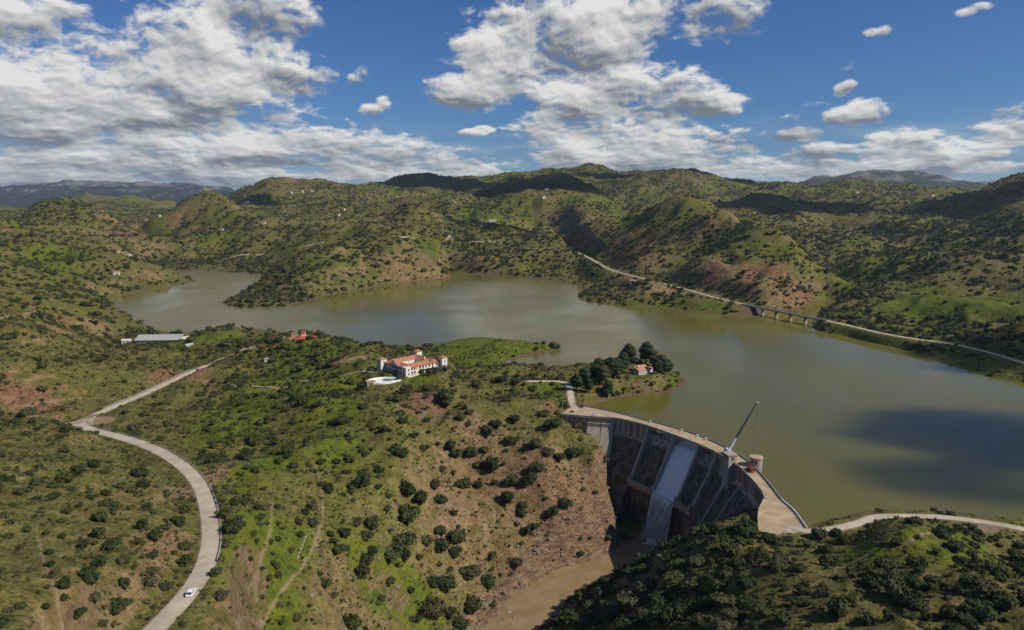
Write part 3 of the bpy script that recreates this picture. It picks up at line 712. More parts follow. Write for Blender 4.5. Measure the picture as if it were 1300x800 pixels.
simple('sheet_roof', (0.36, 0.36, 0.355), 0.6, 0.08, 0.4)
simple('white_paint', (0.80, 0.80, 0.80), 0.35, 0.05, 0.7, 0.5)
simple('dark_metal', (0.045, 0.045, 0.05), 0.5, 0.2, 1.0, 0.5)
simple('steel', (0.42, 0.43, 0.44), 0.45, 0.12, 1.0, 0.5)
simple('crane_grey', (0.52, 0.54, 0.57), 0.4, 0.1, 1.0, 0.5)
simple('truck_red', (0.42, 0.075, 0.03), 0.45, 0.12, 0.8, 0.5)
simple('tyre', (0.02, 0.02, 0.02), 0.9, 0.2, 2.0)
simple('black_trim', (0.02, 0.02, 0.022), 0.4, 0.2, 2.0, 0.5)
simple('pool_white', (0.74, 0.74, 0.70), 0.7, 0.12, 0.35)
simple('pool_green', (0.10, 0.19, 0.16), 0.5, 0.35, 0.35)
simple('terrace', (0.40, 0.20, 0.12), 0.9, 0.2, 0.7)
simple('rock_grey', (0.20, 0.175, 0.145), 0.9, 0.3, 0.6)
simple('rock_brown', (0.15, 0.108, 0.078), 0.95, 0.35, 0.5)
simple('stone_pale', (0.36, 0.32, 0.26), 0.9, 0.2, 0.8)
simple('brick_red', (0.30, 0.12, 0.08), 0.9, 0.25, 0.8)
simple('curtain_yellow', (0.62, 0.45, 0.10), 0.8, 0.15, 1.0)
simple('flower_pink', (0.45, 0.08, 0.22), 0.8, 0.3, 2.0)

def m_foam(name, a, b):
    t = NT(name); p = t.pos(); oc = t.pos('UV')
    n = t.noise(t.scale(oc, (7.0, 1.2, 1)), 5.0, 6, 0.6, 0.3); n2 = t.noise(p, 0.8, 5, 0.65)
    c = t.mix(t.ss(t.M('MULTIPLY_ADD', n, 0.6, t.M('MULTIPLY', n2, 0.4)), 0.36, 0.64), a, b)
    t.bump(t.M('ADD', n, n2), 0.4, 0.8)
    t.b.inputs['Subsurface Weight'].default_value = 0.0
    return t.fin(c, 0.5, 0.4)
MAT['chute_water'] = m_foam('thin_white_water', (0.72, 0.76, 0.78), (0.93, 0.94, 0.94))
MAT['foam'] = m_foam('falling_foam', (0.50, 0.50, 0.46), (0.90, 0.89, 0.86))
# ------------------------------------------------------------------ object helpers
def props(o, label=None, cat=None, group=None, kind=None):
    if label: o['label'] = label
    if cat: o['category'] = cat
    if group: o['group'] = group
    if kind: o['kind'] = kind
    return o
def empty(name, loc, rz=0.0, **k):
    o = bpy.data.objects.new(name, None); COL.objects.link(o); o.location = tuple(loc); o.rotation_euler = (0, 0, rz)
    o.empty_display_size = 0.5
    return props(o, **k)
def link(name, me, mat=None, parent=None, loc=None, **k):
    o = bpy.data.objects.new(name, me); COL.objects.link(o)
    if mat is not None and len(me.materials) == 0: me.materials.append(MAT[mat] if isinstance(mat, str) else mat)
    if parent is not None: o.parent = parent
    if loc is not None: o.location = tuple(loc)
    return props(o, **k)
class MB:
    """collects simple solids into one mesh"""
    def __init__(s): s.v = []; s.f = []
    def add(s, verts, faces):
        b = len(s.v); s.v += [tuple(map(float, q)) for q in verts]; s.f += [tuple(i+b for i in f) for f in faces]; return s
    def box(s, c, d, rz=0.0):
        x, y, z = d[0]/2, d[1]/2, d[2]/2; ca, sa = math.cos(rz), math.sin(rz)
        q = [(sx*x, sy*y, sz*z) for sz in (-1, 1) for sx, sy in ((-1, -1), (1, -1), (1, 1), (-1, 1))]
        return s.add([(c[0]+a*ca-b*sa, c[1]+a*sa+b*ca, c[2]+e) for a, b, e in q], [(3,2,1,0),(4,5,6,7),(0,1,5,4),(1,2,6,5),(2,3,7,6),(3,0,4,7)])
    def prism(s, poly, z0, z1):
        n = len(poly)
        return s.add([(p[0], p[1], z0) for p in poly]+[(p[0], p[1], z1) for p in poly],
            [tuple(range(n-1, -1, -1)), tuple(range(n, 2*n))]+[(i, (i+1) % n, n+(i+1) % n, n+i) for i in range(n)])
    def hexa(s, a, b):
        """8 corners: lower quad a, upper quad b"""
        return s.add(list(a)+list(b), [(3,2,1,0),(4,5,6,7),(0,1,5,4),(1,2,6,5),(2,3,7,6),(3,0,4,7)])
    def bar(s, p, q, w, h=None):
        p = Vector(p); q = Vector(q); h = h or w; d = (q-p).normalized()
        up = Vector((0, 0, 1)) if abs(d.z) < 0.95 else Vector((1, 0, 0))
        r = d.cross(up).normalized(); u = r.cross(d)
        o = [r*(w/2)*a+u*(h/2)*b for a, b in ((-1,-1),(1,-1),(1,1),(-1,1))]
        return s.hexa([p+x for x in o], [q+x for x in o])
    def cyl(s, c, r, h, n=14, axis='z', r2=None):
        r2 = r if r2 is None else r2; v = []
        for k, (rr, e) in enumerate(((r, 0), (r2, h))):
            for i in range(n):
                a = 2*math.pi*i/n; x, y = rr*math.cos(a), rr*math.sin(a)
                v.append((c[0]+x, c[1]+y, c[2]+e) if axis == 'z' else (c[0]+x, c[1]+e, c[2]+y) if axis == 'y' else (c[0]+e, c[1]+x, c[2]+y))
        return s.add(v, [tuple(range(n-1, -1, -1)), tuple(range(n, 2*n))]+[(i, (i+1) % n, n+(i+1) % n, n+i) for i in range(n)])
    def mesh(s, name, smooth=False):
        me = bpy.data.meshes.new(name); me.from_pydata(s.v, [], s.f); me.update()
        bm = bmesh.new(); bm.from_mesh(me); bmesh.ops.recalc_face_normals(bm, faces=bm.faces[:]); bm.to_mesh(me); bm.free()
        if smooth: me.polygons.foreach_set('use_smooth', np.ones(len(me.polygons), bool))
        return me
    def build(s, name, mat, parent=None, loc=None, smooth=False, **k): return link(name, s.mesh(name, smooth), mat, parent, loc, **k)

# ------------------------------------------------------------------ ground, water, roads
terrain = build_ground(); terrain.data.materials.append(MAT['ground'])
def flat_poly(name, poly, z, mat):
    bm = bmesh.new(); vs = [bm.verts.new((p[0], p[1], z)) for p in poly]
    es = [bm.edges.new((vs[i], vs[(i+1) % len(vs)])) for i in range(len(vs))]
    bmesh.ops.triangle_fill(bm, edges=es, use_beauty=True)
    for f in bm.faces:
        f.normal_update()
        if f.normal.z < 0: f.normal_flip()
    me = bpy.data.meshes.new(name); bm.to_mesh(me); bm.free()
    o = link(name, me, mat); o['kind'] = 'structure'; return o
# water sheet reaches a little under the banks; along the dam it stops inside the wall
def grow(poly, amt):
    n = len(poly); out = []
    ar = sum(poly[i][0]*poly[(i+1) % n][1]-poly[(i+1) % n][0]*poly[i][1] for i in range(n))
    sg = 1 if ar > 0 else -1
    for i in range(n):
        a = poly[i-1][:2]; b = poly[(i+1) % n][:2]; t = b-a; t = t/(np.linalg.norm(t)+1e-9)
        out.append(np.array([poly[i][0]+sg*t[1]*amt, poly[i][1]-sg*t[0]*amt, 0]))
    return np.array(out)
lake_poly = grow(LAKE, 2.0)
flat_poly('lake_water', lake_poly, 0.0, 'water')
flat_poly('river_water', grow(RIVER, 1.5), RIVER_Z+0.05, 'river')

def strip(name, pl, w, mat, lift=0.0, off=0.0, kind='structure'):
    n = len(pl); t = np.gradient(pl[:, :2], axis=0); t /= np.linalg.norm(t, axis=1)[:, None]+1e-9
    nr = np.stack([t[:, 1], -t[:, 0]], 1); v = []; cols = 5
    for k in range(cols):
        a = off+(k/(cols-1)-0.5)*w
        v.append(np.stack([pl[:, 0]+nr[:, 0]*a, pl[:, 1]+nr[:, 1]*a, pl[:, 2]+lift-0.06*((k/(cols-1)-0.5)*2)**2], 1))
    v = np.stack(v, 1).reshape(-1, 3); idx = np.arange(n*cols).reshape(n, cols)
    f = np.stack([idx[:-1, :-1], idx[:-1, 1:], idx[1:, 1:], idx[1:, :-1]], -1).reshape(-1, 4)
    f = f[:, ::-1]
    me = mesh_from(name, v, f); me.polygons.foreach_set('use_smooth', np.ones(len(f), bool))
    o = link(name, me, mat)
    if kind: o['kind'] = kind
    return o
for k, r in ROADS.items():
    strip('road' if 'road' in k else 'track', r['pl'], r['w'], 'road' if k in ('car_road', 'side_road', 'dam_road', 'shore_road', 'east_road', 'lane') else 'track', 0.02)

for nm, mt, w, pts in DRAPED:
    h = hit([p[0] for p in pts], [p[1] for p in pts]); h = h[~np.isnan(h[:, 0])]
    if len(h) < 2: continue
    h = h[np.abs(h[:, 1]-np.median(h[:, 1])) < 0.35*np.median(h[:, 1])]
    pl = resample(catmull(h, 6), 3.0 if h[0, 1] < 800 else 8.0)
    o = strip(nm, pl, w, mt)
    v = np.empty(len(o.data.vertices)*3); o.data.vertices.foreach_get('co', v); v = v.reshape(-1, 3)
    e = 0.5*w
    v[:, 2] = np.max([grid_h(v[:, 0]+a*e, v[:, 1]+b*e) for a, b in ((0, 0), (1, 0), (-1, 0), (0, 1), (0, -1))], axis=0)*0.5+grid_h(v[:, 0], v[:, 1])*0.5+(0.10 if w < 4 else 0.7)
    o.data.vertices.foreach_set('co', v.astype(np.float32).ravel()); o.data.update()

_cr = ROADS['car_road']
for off in (-3.0, 3.0): strip('road_shoulder', _cr['pl'], 0.9, 'shoulder', -0.03, off)
# ------------------------------------------------------------------ the dam
SLOPE = 0.62; ZBRK = -4.0; ZFOOT = -63.0
_ET = np.gradient(E_DN[:, :2], axis=0); _ET /= np.linalg.norm(_ET, axis=1)[:, None]
_EN = np.stack([_ET[:, 1], -_ET[:, 0]], 1)
_ew, _, _ = pl_dist(E_DN[:, 0], E_DN[:, 1], E_UP); EW = np.clip(_ew, 6.0, 12.0)
def ei(u, v): 
    p = Pz(u, v, CREST); return int(np.argmin(np.hypot(E_DN[:, 0]-p[0], E_DN[:, 1]-p[1])))
def dpt(i, o, z):
    """point o metres downstream of the crest edge at station i (float)"""
    i = min(max(i, 0), _nd-1.0); a = int(min(math.floor(i), _nd-2)); f = i-a
    p = E_DN[a, :2]*(1-f)+E_DN[a+1, :2]*f; n = _EN[a]*(1-f)+_EN[a+1]*f
    return (p[0]+n[0]*o, p[1]+n[1]*o, z)
def face_o(z): return SLOPE*max(ZBRK-z, 0.0)
def loft(prof_fn, stations):
    """closed solid: a profile [(o,z)...] swept along stations"""
    mb = MB(); v = []; k = None
    for i in stations:
        pr = prof_fn(i); k = len(pr); v += [dpt(i, o, z) for o, z in pr]
    f = []
    for a in range(len(stations)-1):
        for b in range(k):
            c = (b+1) % k; f.append((a*k+b, a*k+c, (a+1)*k+c, (a+1)*k+b))
    f.append(tuple(range(k))[::-1]); f.append(tuple((len(stations)-1)*k+b for b in range(k)))
    return mb.add(v, f)
def sts(a, b, n=5): return list(np.linspace(a, b, n))
PIER = [ei(823,541.3), ei(855.5,552.6), ei(888,565), ei(910.7,575.7)]
base = Pz(850, 600, -40)
DAM = empty('dam', (E_DN[_nd//2, 0]-20, E_DN[_nd//2, 1]-15, ZFOOT), label='tall curved concrete dam with a spilling chute and a road along its crest', cat='dam')
def dam_part(mb, name, mat, parent=None, smooth=False):
    me = mb.mesh(name, smooth); o = link(name, me, mat)
    par = parent or DAM
    o.parent = par
    if par is DAM: o.location = -Vector(DAM.location)
    return o
def block_prof(i):
    w = EW[int(round(i))]
    return [(0, 4.2), (0, ZBRK), (face_o(-20), -20), (face_o(-40), -40), (face_o(ZFOOT), ZFOOT), (face_o(ZFOOT)-9, ZFOOT), (-4.0, -12), (-4.0, 4.2)]
# plain blocks left and right of the spillway, an open joint between each two
def run_blocks(a, b, n, pale):
    e = np.linspace(a, b, n+1)
    for k in range(n):
        dam_part(loft(block_prof, sts(e[k]+0.16, e[k+1]-0.16, 4)), 'wall_block', 'pale_concrete' if pale(k) else 'concrete')
iL = ei(780.7, 531.5)
run_blocks(0, iL, 4, lambda k: True)  # left section: sunlit look put into the colour by the paler concrete
run_blocks(iL, PIER[0]-1.0, 4, lambda k: False)
run_blocks(PIER[3]+1.0, _nd-1, 9, lambda k: False)
# thrust block standing forward at the left end
def thrust(i): return [(1.4, 1.0), (1.4, -2), (face_o(-34)+1.4, -34), (face_o(-34)-4, -34), (-2, 1.0)]
dam_part(loft(thrust, sts(iL*0.50, iL*0.74, 3)), 'thrust_block', 'pale_concrete')  # sunlit face coloured in with the paler concrete
dam_part(loft(thrust, sts(iL*0.75, iL*0.985, 3)), 'thrust_block', 'pale_concrete')
# pilasters under the crest
for k, i in enumerate(np.linspace(3, iL*0.48, 5)): dam_part(loft(lambda j: [(0.55, 4.1), (0.55, -5.5), (-0.3, -5.5), (-0.3, 4.1)], [i-0.35, i+0.35]), 'pilaster', 'concrete')
for k, i in enumerate(list(np.linspace(iL+3, PIER[0]-4, 6))+list(np.linspace(PIER[3]+20, _nd-4, 17))): dam_part(loft(lambda j: [(0.45, 4.1), (0.45, -5.0), (-0.3, -5.0), (-0.3, 4.1)], [i-0.3, i+0.3]), 'pilaster', 'concrete')
# upstream wall
for a, b in ((0, PIER[0]-1.0), (PIER[3]+1.0, _nd-1)):
    dam_part(loft(lambda i: [(-EW[int(round(i))]+2.0, 4.2), (-EW[int(round(i))]+2.0, -30), (-EW[int(round(i))]-0.2, -30), (-EW[int(round(i))]-0.2, 4.2)], sts(a, b, 14)), 'upstream_wall', 'concrete')
# spillway bays
ZLIP = -30.0
def bay_prof(zc):
    def fn(i):
        w = EW[int(round(i))]
        return [(-5.6, zc-0.6), (-5.2, zc), (-4.2, zc-0.05), (-2.2, zc-1.4), (-0.7, -3.0), (0.6, -5.2), (face_o(-9)+0.25, -9), (face_o(-27), -27), (face_o(ZLIP)-1, ZLIP-0.6), (face_o(ZLIP)+3.5, ZLIP-1.2), (face_o(ZLIP)+3.5, ZLIP-3.2), (face_o(ZLIP)-6, ZLIP-4), (-3.5, -9), (-5.6, -9)]
    return fn
for k in range(3):
    zc = (0.35, -0.9, 0.35)[k]
    dam_part(loft(bay_prof(zc), sts(PIER[k]+1.0, PIER[k+1]-1.0, 5)), 'chute_slab', 'concrete')
    # lower wall under the lip
    dam_part(loft(lambda i: [(face_o(ZLIP)-1.2, ZLIP-3.4), (face_o(ZLIP)+1.6, ZLIP-3.4), (face_o(ZLIP)+1.6, ZFOOT), (face_o(ZLIP)-7, ZFOOT)], sts(PIER[k]+1.0, PIER[k+1]-1.0, 4)), 'lower_wall', 'concrete')
    if k != 1:
        dam_part(loft(lambda i: [(face_o(ZLIP)+2.4, ZLIP+1.2), (face_o(ZLIP)+4.4, ZLIP+1.2), (face_o(ZLIP)+4.4, ZLIP-3.0), (face_o(ZLIP)+3.0, ZLIP-3.0)], sts(PIER[k]+(1.1 if k else -1.2), PIER[k+1]-(1.1 if k == 0 else -1.2), 4)), 'flip_lip', 'pale_concrete')
# piers and the chute walls that run down from them
for k, i in enumerate(PIER):
    w = EW[i]
    dam_part(loft(lambda j: [(-w-1.2, 4.18), (1.6, 4.18), (2.6, 0.5), (face_o(-12)+2.6, -9.5), (face_o(ZLIP)+1.0, ZLIP+3.2), (face_o(ZLIP)+3.6, ZLIP+3.0), (face_o(ZLIP)+3.6, ZLIP-3.4), (face_o(ZLIP)-5, ZLIP-3.4), (-2, -8), (-w-1.2, -12)], [i-0.95, i+0.95]), 'pier', 'plain_concrete')
    if k in (1, 2):
        dam_part(loft(lambda j: [(face_o(ZLIP)+1.65, ZLIP-3.45), (face_o(ZLIP)+3.0, ZLIP-3.45), (face_o(ZLIP)+2.2, ZFOOT), (face_o(ZLIP)-4, ZFOOT)], [i-0.9, i+0.9]), 'buttress', 'concrete')
for i in (PIER[3]+13, PIER[3]+27):      # two further guide walls on the right
    dam_part(loft(lambda j: [(1.2, -6), (2.0, -7), (face_o(-45)+1.2, -45), (face_o(-45)-3, -45), (-0.5, -6)], [i-0.7, i+0.7]), 'guide_wall', 'plain_concrete')
# crest deck with road, kerbs, parapets
cut = int(np.argmin(np.hypot(E_UP[:, 0]-Pz(992,634,5)[0], E_UP[:, 1]-Pz(992,634,5)[1])))
_nq = 90
dn_r = resample(E_DN, 1.0); 
def frac(pl, n): 
    d = np.r_[0, np.cumsum(np.linalg.norm(np.diff(pl[:, :2], axis=0), axis=1))]; s = np.linspace(0, d[-1], n)
    return np.stack([np.interp(s, d, pl[:, k]) for k in range(2)], 1)
DNQ = frac(E_DN, _nq); UPQ = frac(E_UP[:cut+1], _nq)
# keep the cross lines square to the road along the arc
for q in range(4, _nq-2):
    d = np.hypot(E_UP[:, 0]-DNQ[q, 0], E_UP[:, 1]-DNQ[q, 1]); UPQ[q] = 0.25*UPQ[q]+0.75*E_UP[int(np.argmin(d)), :2]
def ribbon(name, a, b, z0, z1, mat):
    """solid strip between two plan curves"""
    n = len(a); mb = MB(); v = []
    for q in range(n): v += [(a[q][0], a[q][1], z0), (b[q][0], b[q][1], z0), (b[q][0], b[q][1], z1), (a[q][0], a[q][1], z1)]
    f = [(3, 2, 1, 0), tuple((n-1)*4+k for k in range(4))]
    for q in range(n-1):
        for k in range(4): f.append((q*4+k, q*4+(k+1) % 4, (q+1)*4+(k+1) % 4, (q+1)*4+k))
    return dam_part(mb.add(v, f), name, mat)
un = (UPQ-DNQ); ul = np.linalg.norm(un, axis=1)[:, None]; un = un/ul
ribbon('deck', DNQ-un*0.7, UPQ+un*0.3, 4.35, 4.93, 'plain_concrete')
for k in (0, 2):
    flat_poly('lake_water', [dpt(s, -EW[int(s)]-4, 0) for s in sts(PIER[k]+.9, PIER[k+1]-.9, 5)]+[dpt(s, -4.8, 0) for s in sts(PIER[k+1]-.9, PIER[k]+.9, 5)], 0.006, 'water')
ribbon('crest_road', DNQ+un*0.5, UPQ-un*0.5, 4.7, 5.0, 'crest_road')
ribbon('downstream_parapet', DNQ-un*0.65, DNQ-un*0.25, 4.90, 5.95, 'pale_concrete')
ribbon('upstream_parapet', UPQ-un*0.25, UPQ+un*0.2, 4.90, 5.75, 'plain_concrete')
# turning area at the right end
plz = [tuple(DNQ[-1]-un[-1]*0.7)]+[tuple(Pz(u, v, CREST)[:2]) for u, v in ((963,648),(962,660),(963,674),(985,678),(1010,676.5),(1026,672.5))]+[tuple(E_UP[k, :2]) for k in range(len(E_UP)-1, cut-1, -2)]
dam_part(MB().prism(plz[:], -8.0, 4.99), 'turning_area', 'crest_road')
rp = np.array([plz[0], plz[1], plz[2], plz[3]])
mb = MB()
for a, b in zip(rp[:-1], rp[1:]): mb.bar((a[0], a[1], 5.4), (b[0], b[1], 5.4), 0.35, 0.9)
dam_part(mb, 'end_parapet', 'pale_concrete')
# upstream railing: posts and two rails, following the crest to the right end
rail = resample(np.c_[E_UP[:, :2], np.full(len(E_UP), 5.75)], 2.4)
mb = MB()
for p in rail: mb.box((p[0], p[1], 6.05), (0.13, 0.13, 0.75))
dam_part(mb, 'railing_posts', 'white_paint')['kind'] = 'stuff'
mb = MB()
for a, b in zip(rail[:-1], rail[1:]):
    mb.bar((a[0], a[1], 6.4), (b[0], b[1], 6.4), 0.12); mb.bar((a[0], a[1], 6.05), (b[0], b[1], 6.05), 0.07)
dam_part(mb, 'railing', 'dark_metal')
r2 = E_UP[cut:]; mb = MB(); r2 = resample(r2, 3.0)
for a, b in zip(r2[:-1], r2[1:]): mb.bar((a[0], a[1], 5.35), (b[0], b[1], 5.35), 0.4, 0.8)
dam_part(mb, 'end_kerb', 'white_paint')
# gate tower on the downstream edge
it = ei(929, 586); tp = dpt(it, 1.6, 0); tang = math.atan2(_ET[it, 1], _ET[it, 0])
tw = link('gate_tower', MB().box((0, 0, -11), (6.2, 5.6, 42)).mesh('gate_tower'), 'plain_concrete'); tw.parent = DAM
tw.location = Vector((tp[0], tp[1], 0))-Vector(DAM.location); tw.rotation_euler = (0, 0, tang)
MB().box((0, 0, 10.35), (7.0, 6.4, 0.6)).build('roof_slab', 'pale_concrete', tw)
for x in (-1.5, 1.5): MB().box((x, -2.82, 8.2), (1.0, 0.12, 1.5)).build('window', 'glass_dark', tw)
MB().box((3.14, 0, 8.0), (0.14, 1.4, 1.8)).build('window', 'glass_dark', tw)
# round valve house upstream
iv = ei(937, 592); vp = dpt(iv, -EW[iv]-2.0, 0)
vh = link('valve_house', MB().cyl((0, 0, -14), 3.6, 24, 28).mesh('valve_house', False), 'plain_concrete'); vh.parent = DAM
vh.location = Vector((vp[0], vp[1], 0))-Vector(DAM.location)
MB().cyl((0, 0, 10.0), 4.0, 0.7, 28).build('roof_slab', 'crest_road', vh)
for a in (0.2, 1.2, -1.9, 3.6, -2.6): MB().box((3.62*math.cos(a), 3.62*math.sin(a), 7.8), (0.2, 1.0, 1.3), a).build('window', 'glass_dark', vh)
# survey pillars along the crest
for u, v in ((826,535.5), (868,546.3), (899,557.5), (872,558)):
    i = ei(u, v); q = dpt(i, -EW[i]+0.9, 5.0)
    mb = MB().box((q[0], q[1], 5.65), (0.8, 0.8, 1.3)).box((q[0], q[1], 6.4), (1.0, 1.0, 0.2)); dam_part(mb, 'survey_pillar', 'white_paint')

# water over the middle bay and its fall
def water_sheet(name, prof, s0, s1, ns, mat, spread=0.0, amp=0.0, seed=0, thick=0.0):
    np_ = len(prof); vs = np.zeros((np_, ns, 3)); uv = np.zeros((np_, ns, 2)); L_ = 0
    for a, (o, z) in enumerate(prof):
        if a: L_ += math.hypot(o-prof[a-1][0], z-prof[a-1][1])
        t = a/(np_-1); mid = (s0+s1)/2; h = (s1-s0)/2*(1+spread*t)
        for b in range(ns):
            c = b/(ns-1)*2-1; st = mid+c*h
            n = amp*t*(gnoise(np.array([b*0.35+seed*9]), np.array([L_*0.10+seed*3.7]), seed)[0]*2.2 + gnoise(np.array([b*0.9+seed]), np.array([L_*0.3]), seed+5)[0])
            e = -thick*(abs(c)**6)
            vs[a, b] = dpt(st+0.4*n, o+n+e, z+0.35*n); uv[a, b] = (b/(ns-1), L_/10)
    idx = np.arange(np_*ns).reshape(np_, ns)
    f = np.stack([idx[:-1, :-1], idx[:-1, 1:], idx[1:, 1:], idx[1:, :-1]], -1).reshape(-1, 4)
    me = mesh_from(name, vs.reshape(-1, 3), f); me.polygons.foreach_set('use_smooth', np.ones(len(f), bool))
    ul_ = me.uv_layers.new(name='UVMap'); ul_.data.foreach_set('uv', uv.reshape(-1, 2)[f.ravel()].astype(np.float32).ravel())
    return link(name, me, mat)
wb = EW[int((PIER[1]+PIER[2])/2)]
pr = [(-wb-6, 0.02), (-6.5, -0.02), (-5.0, -0.25), (-2.2, -1.6), (-0.7, -2.55), (0.9, -4.8), (face_o(-9)+0.75, -8.8)]
pr += [(face_o(z)+0.62, z+0.25) for z in np.linspace(-11, ZLIP+1.5, 26)] + [(face_o(ZLIP)+0.6, ZLIP+0.2), (face_o(ZLIP)+3.2, ZLIP-0.4)]
SW = empty('spill_water', dpt((PIER[1]+PIER[2])/2, 30, RIVER_Z)); SW['kind'] = 'structure'
def sw_part(o): o.parent = SW; o.location = -Vector(SW.location); return o
sw_part(water_sheet('chute_flow', pr, PIER[1]+1.0, PIER[2]-1.0, 24, 'chute_water', 0.0, 0.12, 1))
fall = [(face_o(ZLIP)+3.0+6.5*t, ZLIP-0.35-1.2*t-(RIVER_Z*-1+ZLIP)*t*t*1.0) for t in np.linspace(0, 1.0, 40)]
fall = [(o, max(z, RIVER_Z-0.5)) for o, z in fall]
for k in range(3):
    sw_part(water_sheet('falling_water', [(o+k*0.9-0.6, z-k*0.2) for o, z in fall], PIER[1]+1.2+k*0.4, PIER[2]-1.2-k*0.4, 60, 'foam', (0.12, -0.12, -0.3)[k], 3.0, 11+k))
# boil where the jet lands
bm = bmesh.new(); bmesh.ops.create_grid(bm, x_segments=46, y_segments=46, size=1.0)
for v in bm.verts:
    r = math.hypot(v.co.x, v.co.y); a = np.array([v.co.x*3.1+4]); b = np.array([v.co.y*3.1+1])
    n = gnoise(a, b, 3)[0]*1.5+gnoise(a*3, b*3, 4)[0]*0.9
    e = max(0, 1-r*(1+0.5*gnoise(a*0.7, b*0.7, 8)[0]))
    v.co.z = (-0.6+3.2*e**1.5+e**0.5*n*1.1); v.co.x *= 11; v.co.y *= 13
me = bpy.data.meshes.new('boil'); bm.to_mesh(me); bm.free(); me.uv_layers.new(name='UVMap')
me.polygons.foreach_set('use_smooth', np.ones(len(me.polygons), bool))
o = link('boil', me, 'foam'); sw_part(o); q = dpt((PIER[1]+PIER[2])/2, face_o(ZLIP)+10, RIVER_Z); o.location = Vector(q)-Vector(SW.location); o.rotation_euler = (0, 0, math.atan2(_EN[PIER[2], 1], _EN[PIER[2], 0]))

sm = bpy.data.materials.new('spray_mist'); sm.use_nodes = True; _t = sm.node_tree; _t.nodes.clear()
_o = _t.nodes.new('ShaderNodeOutputMaterial'); _v = _t.nodes.new('ShaderNodeVolumePrincipled'); _v.inputs['Color'].default_value = (.97, .98, 1, 1); _v.inputs['Density'].default_value = .045; _t.links.new(_v.outputs[0], _o.inputs['Volume'])
bm = bmesh.new(); bmesh.ops.create_icosphere(bm, subdivisions=4, radius=1); V_ = np.array([v.co[:] for v in bm.verts]); n_ = 1+.5*gnoise(V_[:, 0]*1.6, V_[:, 1]*1.6+V_[:, 2], 5)+.3*gnoise(V_[:, 0]*3.5, V_[:, 1]*3.5-V_[:, 2]*2, 6)
for v, k in zip(bm.verts, n_): v.co = Vector((v.co.x*11, v.co.y*9, max(v.co.z, -.1)*12))*float(k)
me = bpy.data.meshes.new('spray'); bm.to_mesh(me); bm.free(); me.materials.append(sm)
o = link('spray', me); o.location = q; o['kind'] = 'stuff'
# ------------------------------------------------------------------ crane, truck, cars
def crane():
    i = ei(916, 579); p = dpt(i, -5.2, 5.0)
    c = empty('mobile_crane', p, math.atan2(_ET[i, 1], _ET[i, 0]), label='grey mobile crane with a long raised boom parked on the dam crest', cat='crane')
    MB().box((0, 0, 1.05), (9.5, 2.5, 0.7)).box((0, 0, 1.55), (8.8, 2.3, 0.35)).build('carrier', 'crane_grey', c)
    cabm = MB().box((4.0, 0, 1.9), (1.7, 2.4, 1.4)); cab = cabm.build('driver_cab', 'white_paint', c)
    MB().box((4.87, 0, 2.15), (0.06, 2.1, 0.6)).build('windscreen', 'glass_dark', cab)
    for x in (-3.6, -2.2, 1.6, 3.4):
        for y in (-1.15, 1.15):
            w = MB().cyl((x, y-0.2, 0.55), 0.55, 0.4, 14, 'y').build('wheel', 'tyre', c)
    for x in (-4.3, 0.3):
        for y in (-1, 1): MB().bar((x, y*1.1, 0.8), (x, y*2.9, 0.7), 0.3).box((x, y*2.9, 0.35), (0.5, 0.5, 0.7)).build('outrigger', 'crane_grey', c)
    up = MB().box((-1.4, 0, 2.3), (3.4, 2.3, 1.2)).box((-3.4, 0, 2.5), (1.3, 2.6, 1.7)).build('slewing_body', 'white_paint', c)
    MB().box((0.2, -0.9, 2.9), (1.3, 0.8, 1.5)).build('operator_cab', 'white_paint', c)
    M_ = c.matrix_world if False else (Matrix.Translation(Vector(p)) @ Matrix.Rotation(c.rotation_euler.z, 4, 'Z'))
    inv = M_.inverted()
    tip = inv @ Vector(Pd(961, 511, p[1]+3)); root = Vector((-1.0, 0.3, 3.0))
    d = tip-root; n = 4; w = 1.15
    for k in range(n):
        a = root+d*(k/n-0.005*k); b = root+d*((k+1)/n)
        MB().bar(a, b, w-0.2*k, (w-0.2*k)*1.15).build('boom_section', 'crane_grey' if k < 1 else 'dark_metal', c)
    MB().bar(root+d*0.06+Vector((0, 0, -1.4)), root+d*0.3+Vector((0, 0, -0.4)), 0.4).build('boom_ram', 'steel', c)
    MB().box(tip, (1.0, 0.9, 1.2)).bar(tip, tip+Vector((1.8, 0.6, 0.8)), 0.25).build('boom_head', 'crane_grey', c)
    hk = inv @ Vector(Pd(957.5, 541, p[1]+3)); ld = inv @ Vector(Pd(955.2, 582, p[1]-2))
    MB().bar(tip+Vector((0.4, 0, 0)), hk, 0.10).bar(hk, ld, 0.08).build('hoist_rope', 'dark_metal', c)
    MB().box(hk, (0.7, 0.5, 1.0)).box(hk-Vector((0, 0, 0.9)), (0.35, 0.3, 0.8)).build('hook_block', 'truck_red', c)
    return inv, ld, M_
inv, ld, M_ = crane()
g = M_ @ ld
skip = empty('hoist_skip', (g.x, g.y, g.z-1.9), label='small dark load hanging from the crane rope over the crest', cat='load')
MB().hexa([(-.5,-.5,0),(.5,-.5,0),(.5,.5,0),(-.5,.5,0)], [(-.8,-.8,1.1),(.8,-.8,1.1),(.8,.8,1.1),(-.8,.8,1.1)]).build('bucket', 'dark_metal', skip)
MB().bar((-.75,0,1.1), (0,0,1.9), .1).bar((.75,0,1.1), (0,0,1.9), .1).build('bail', 'dark_metal', skip)

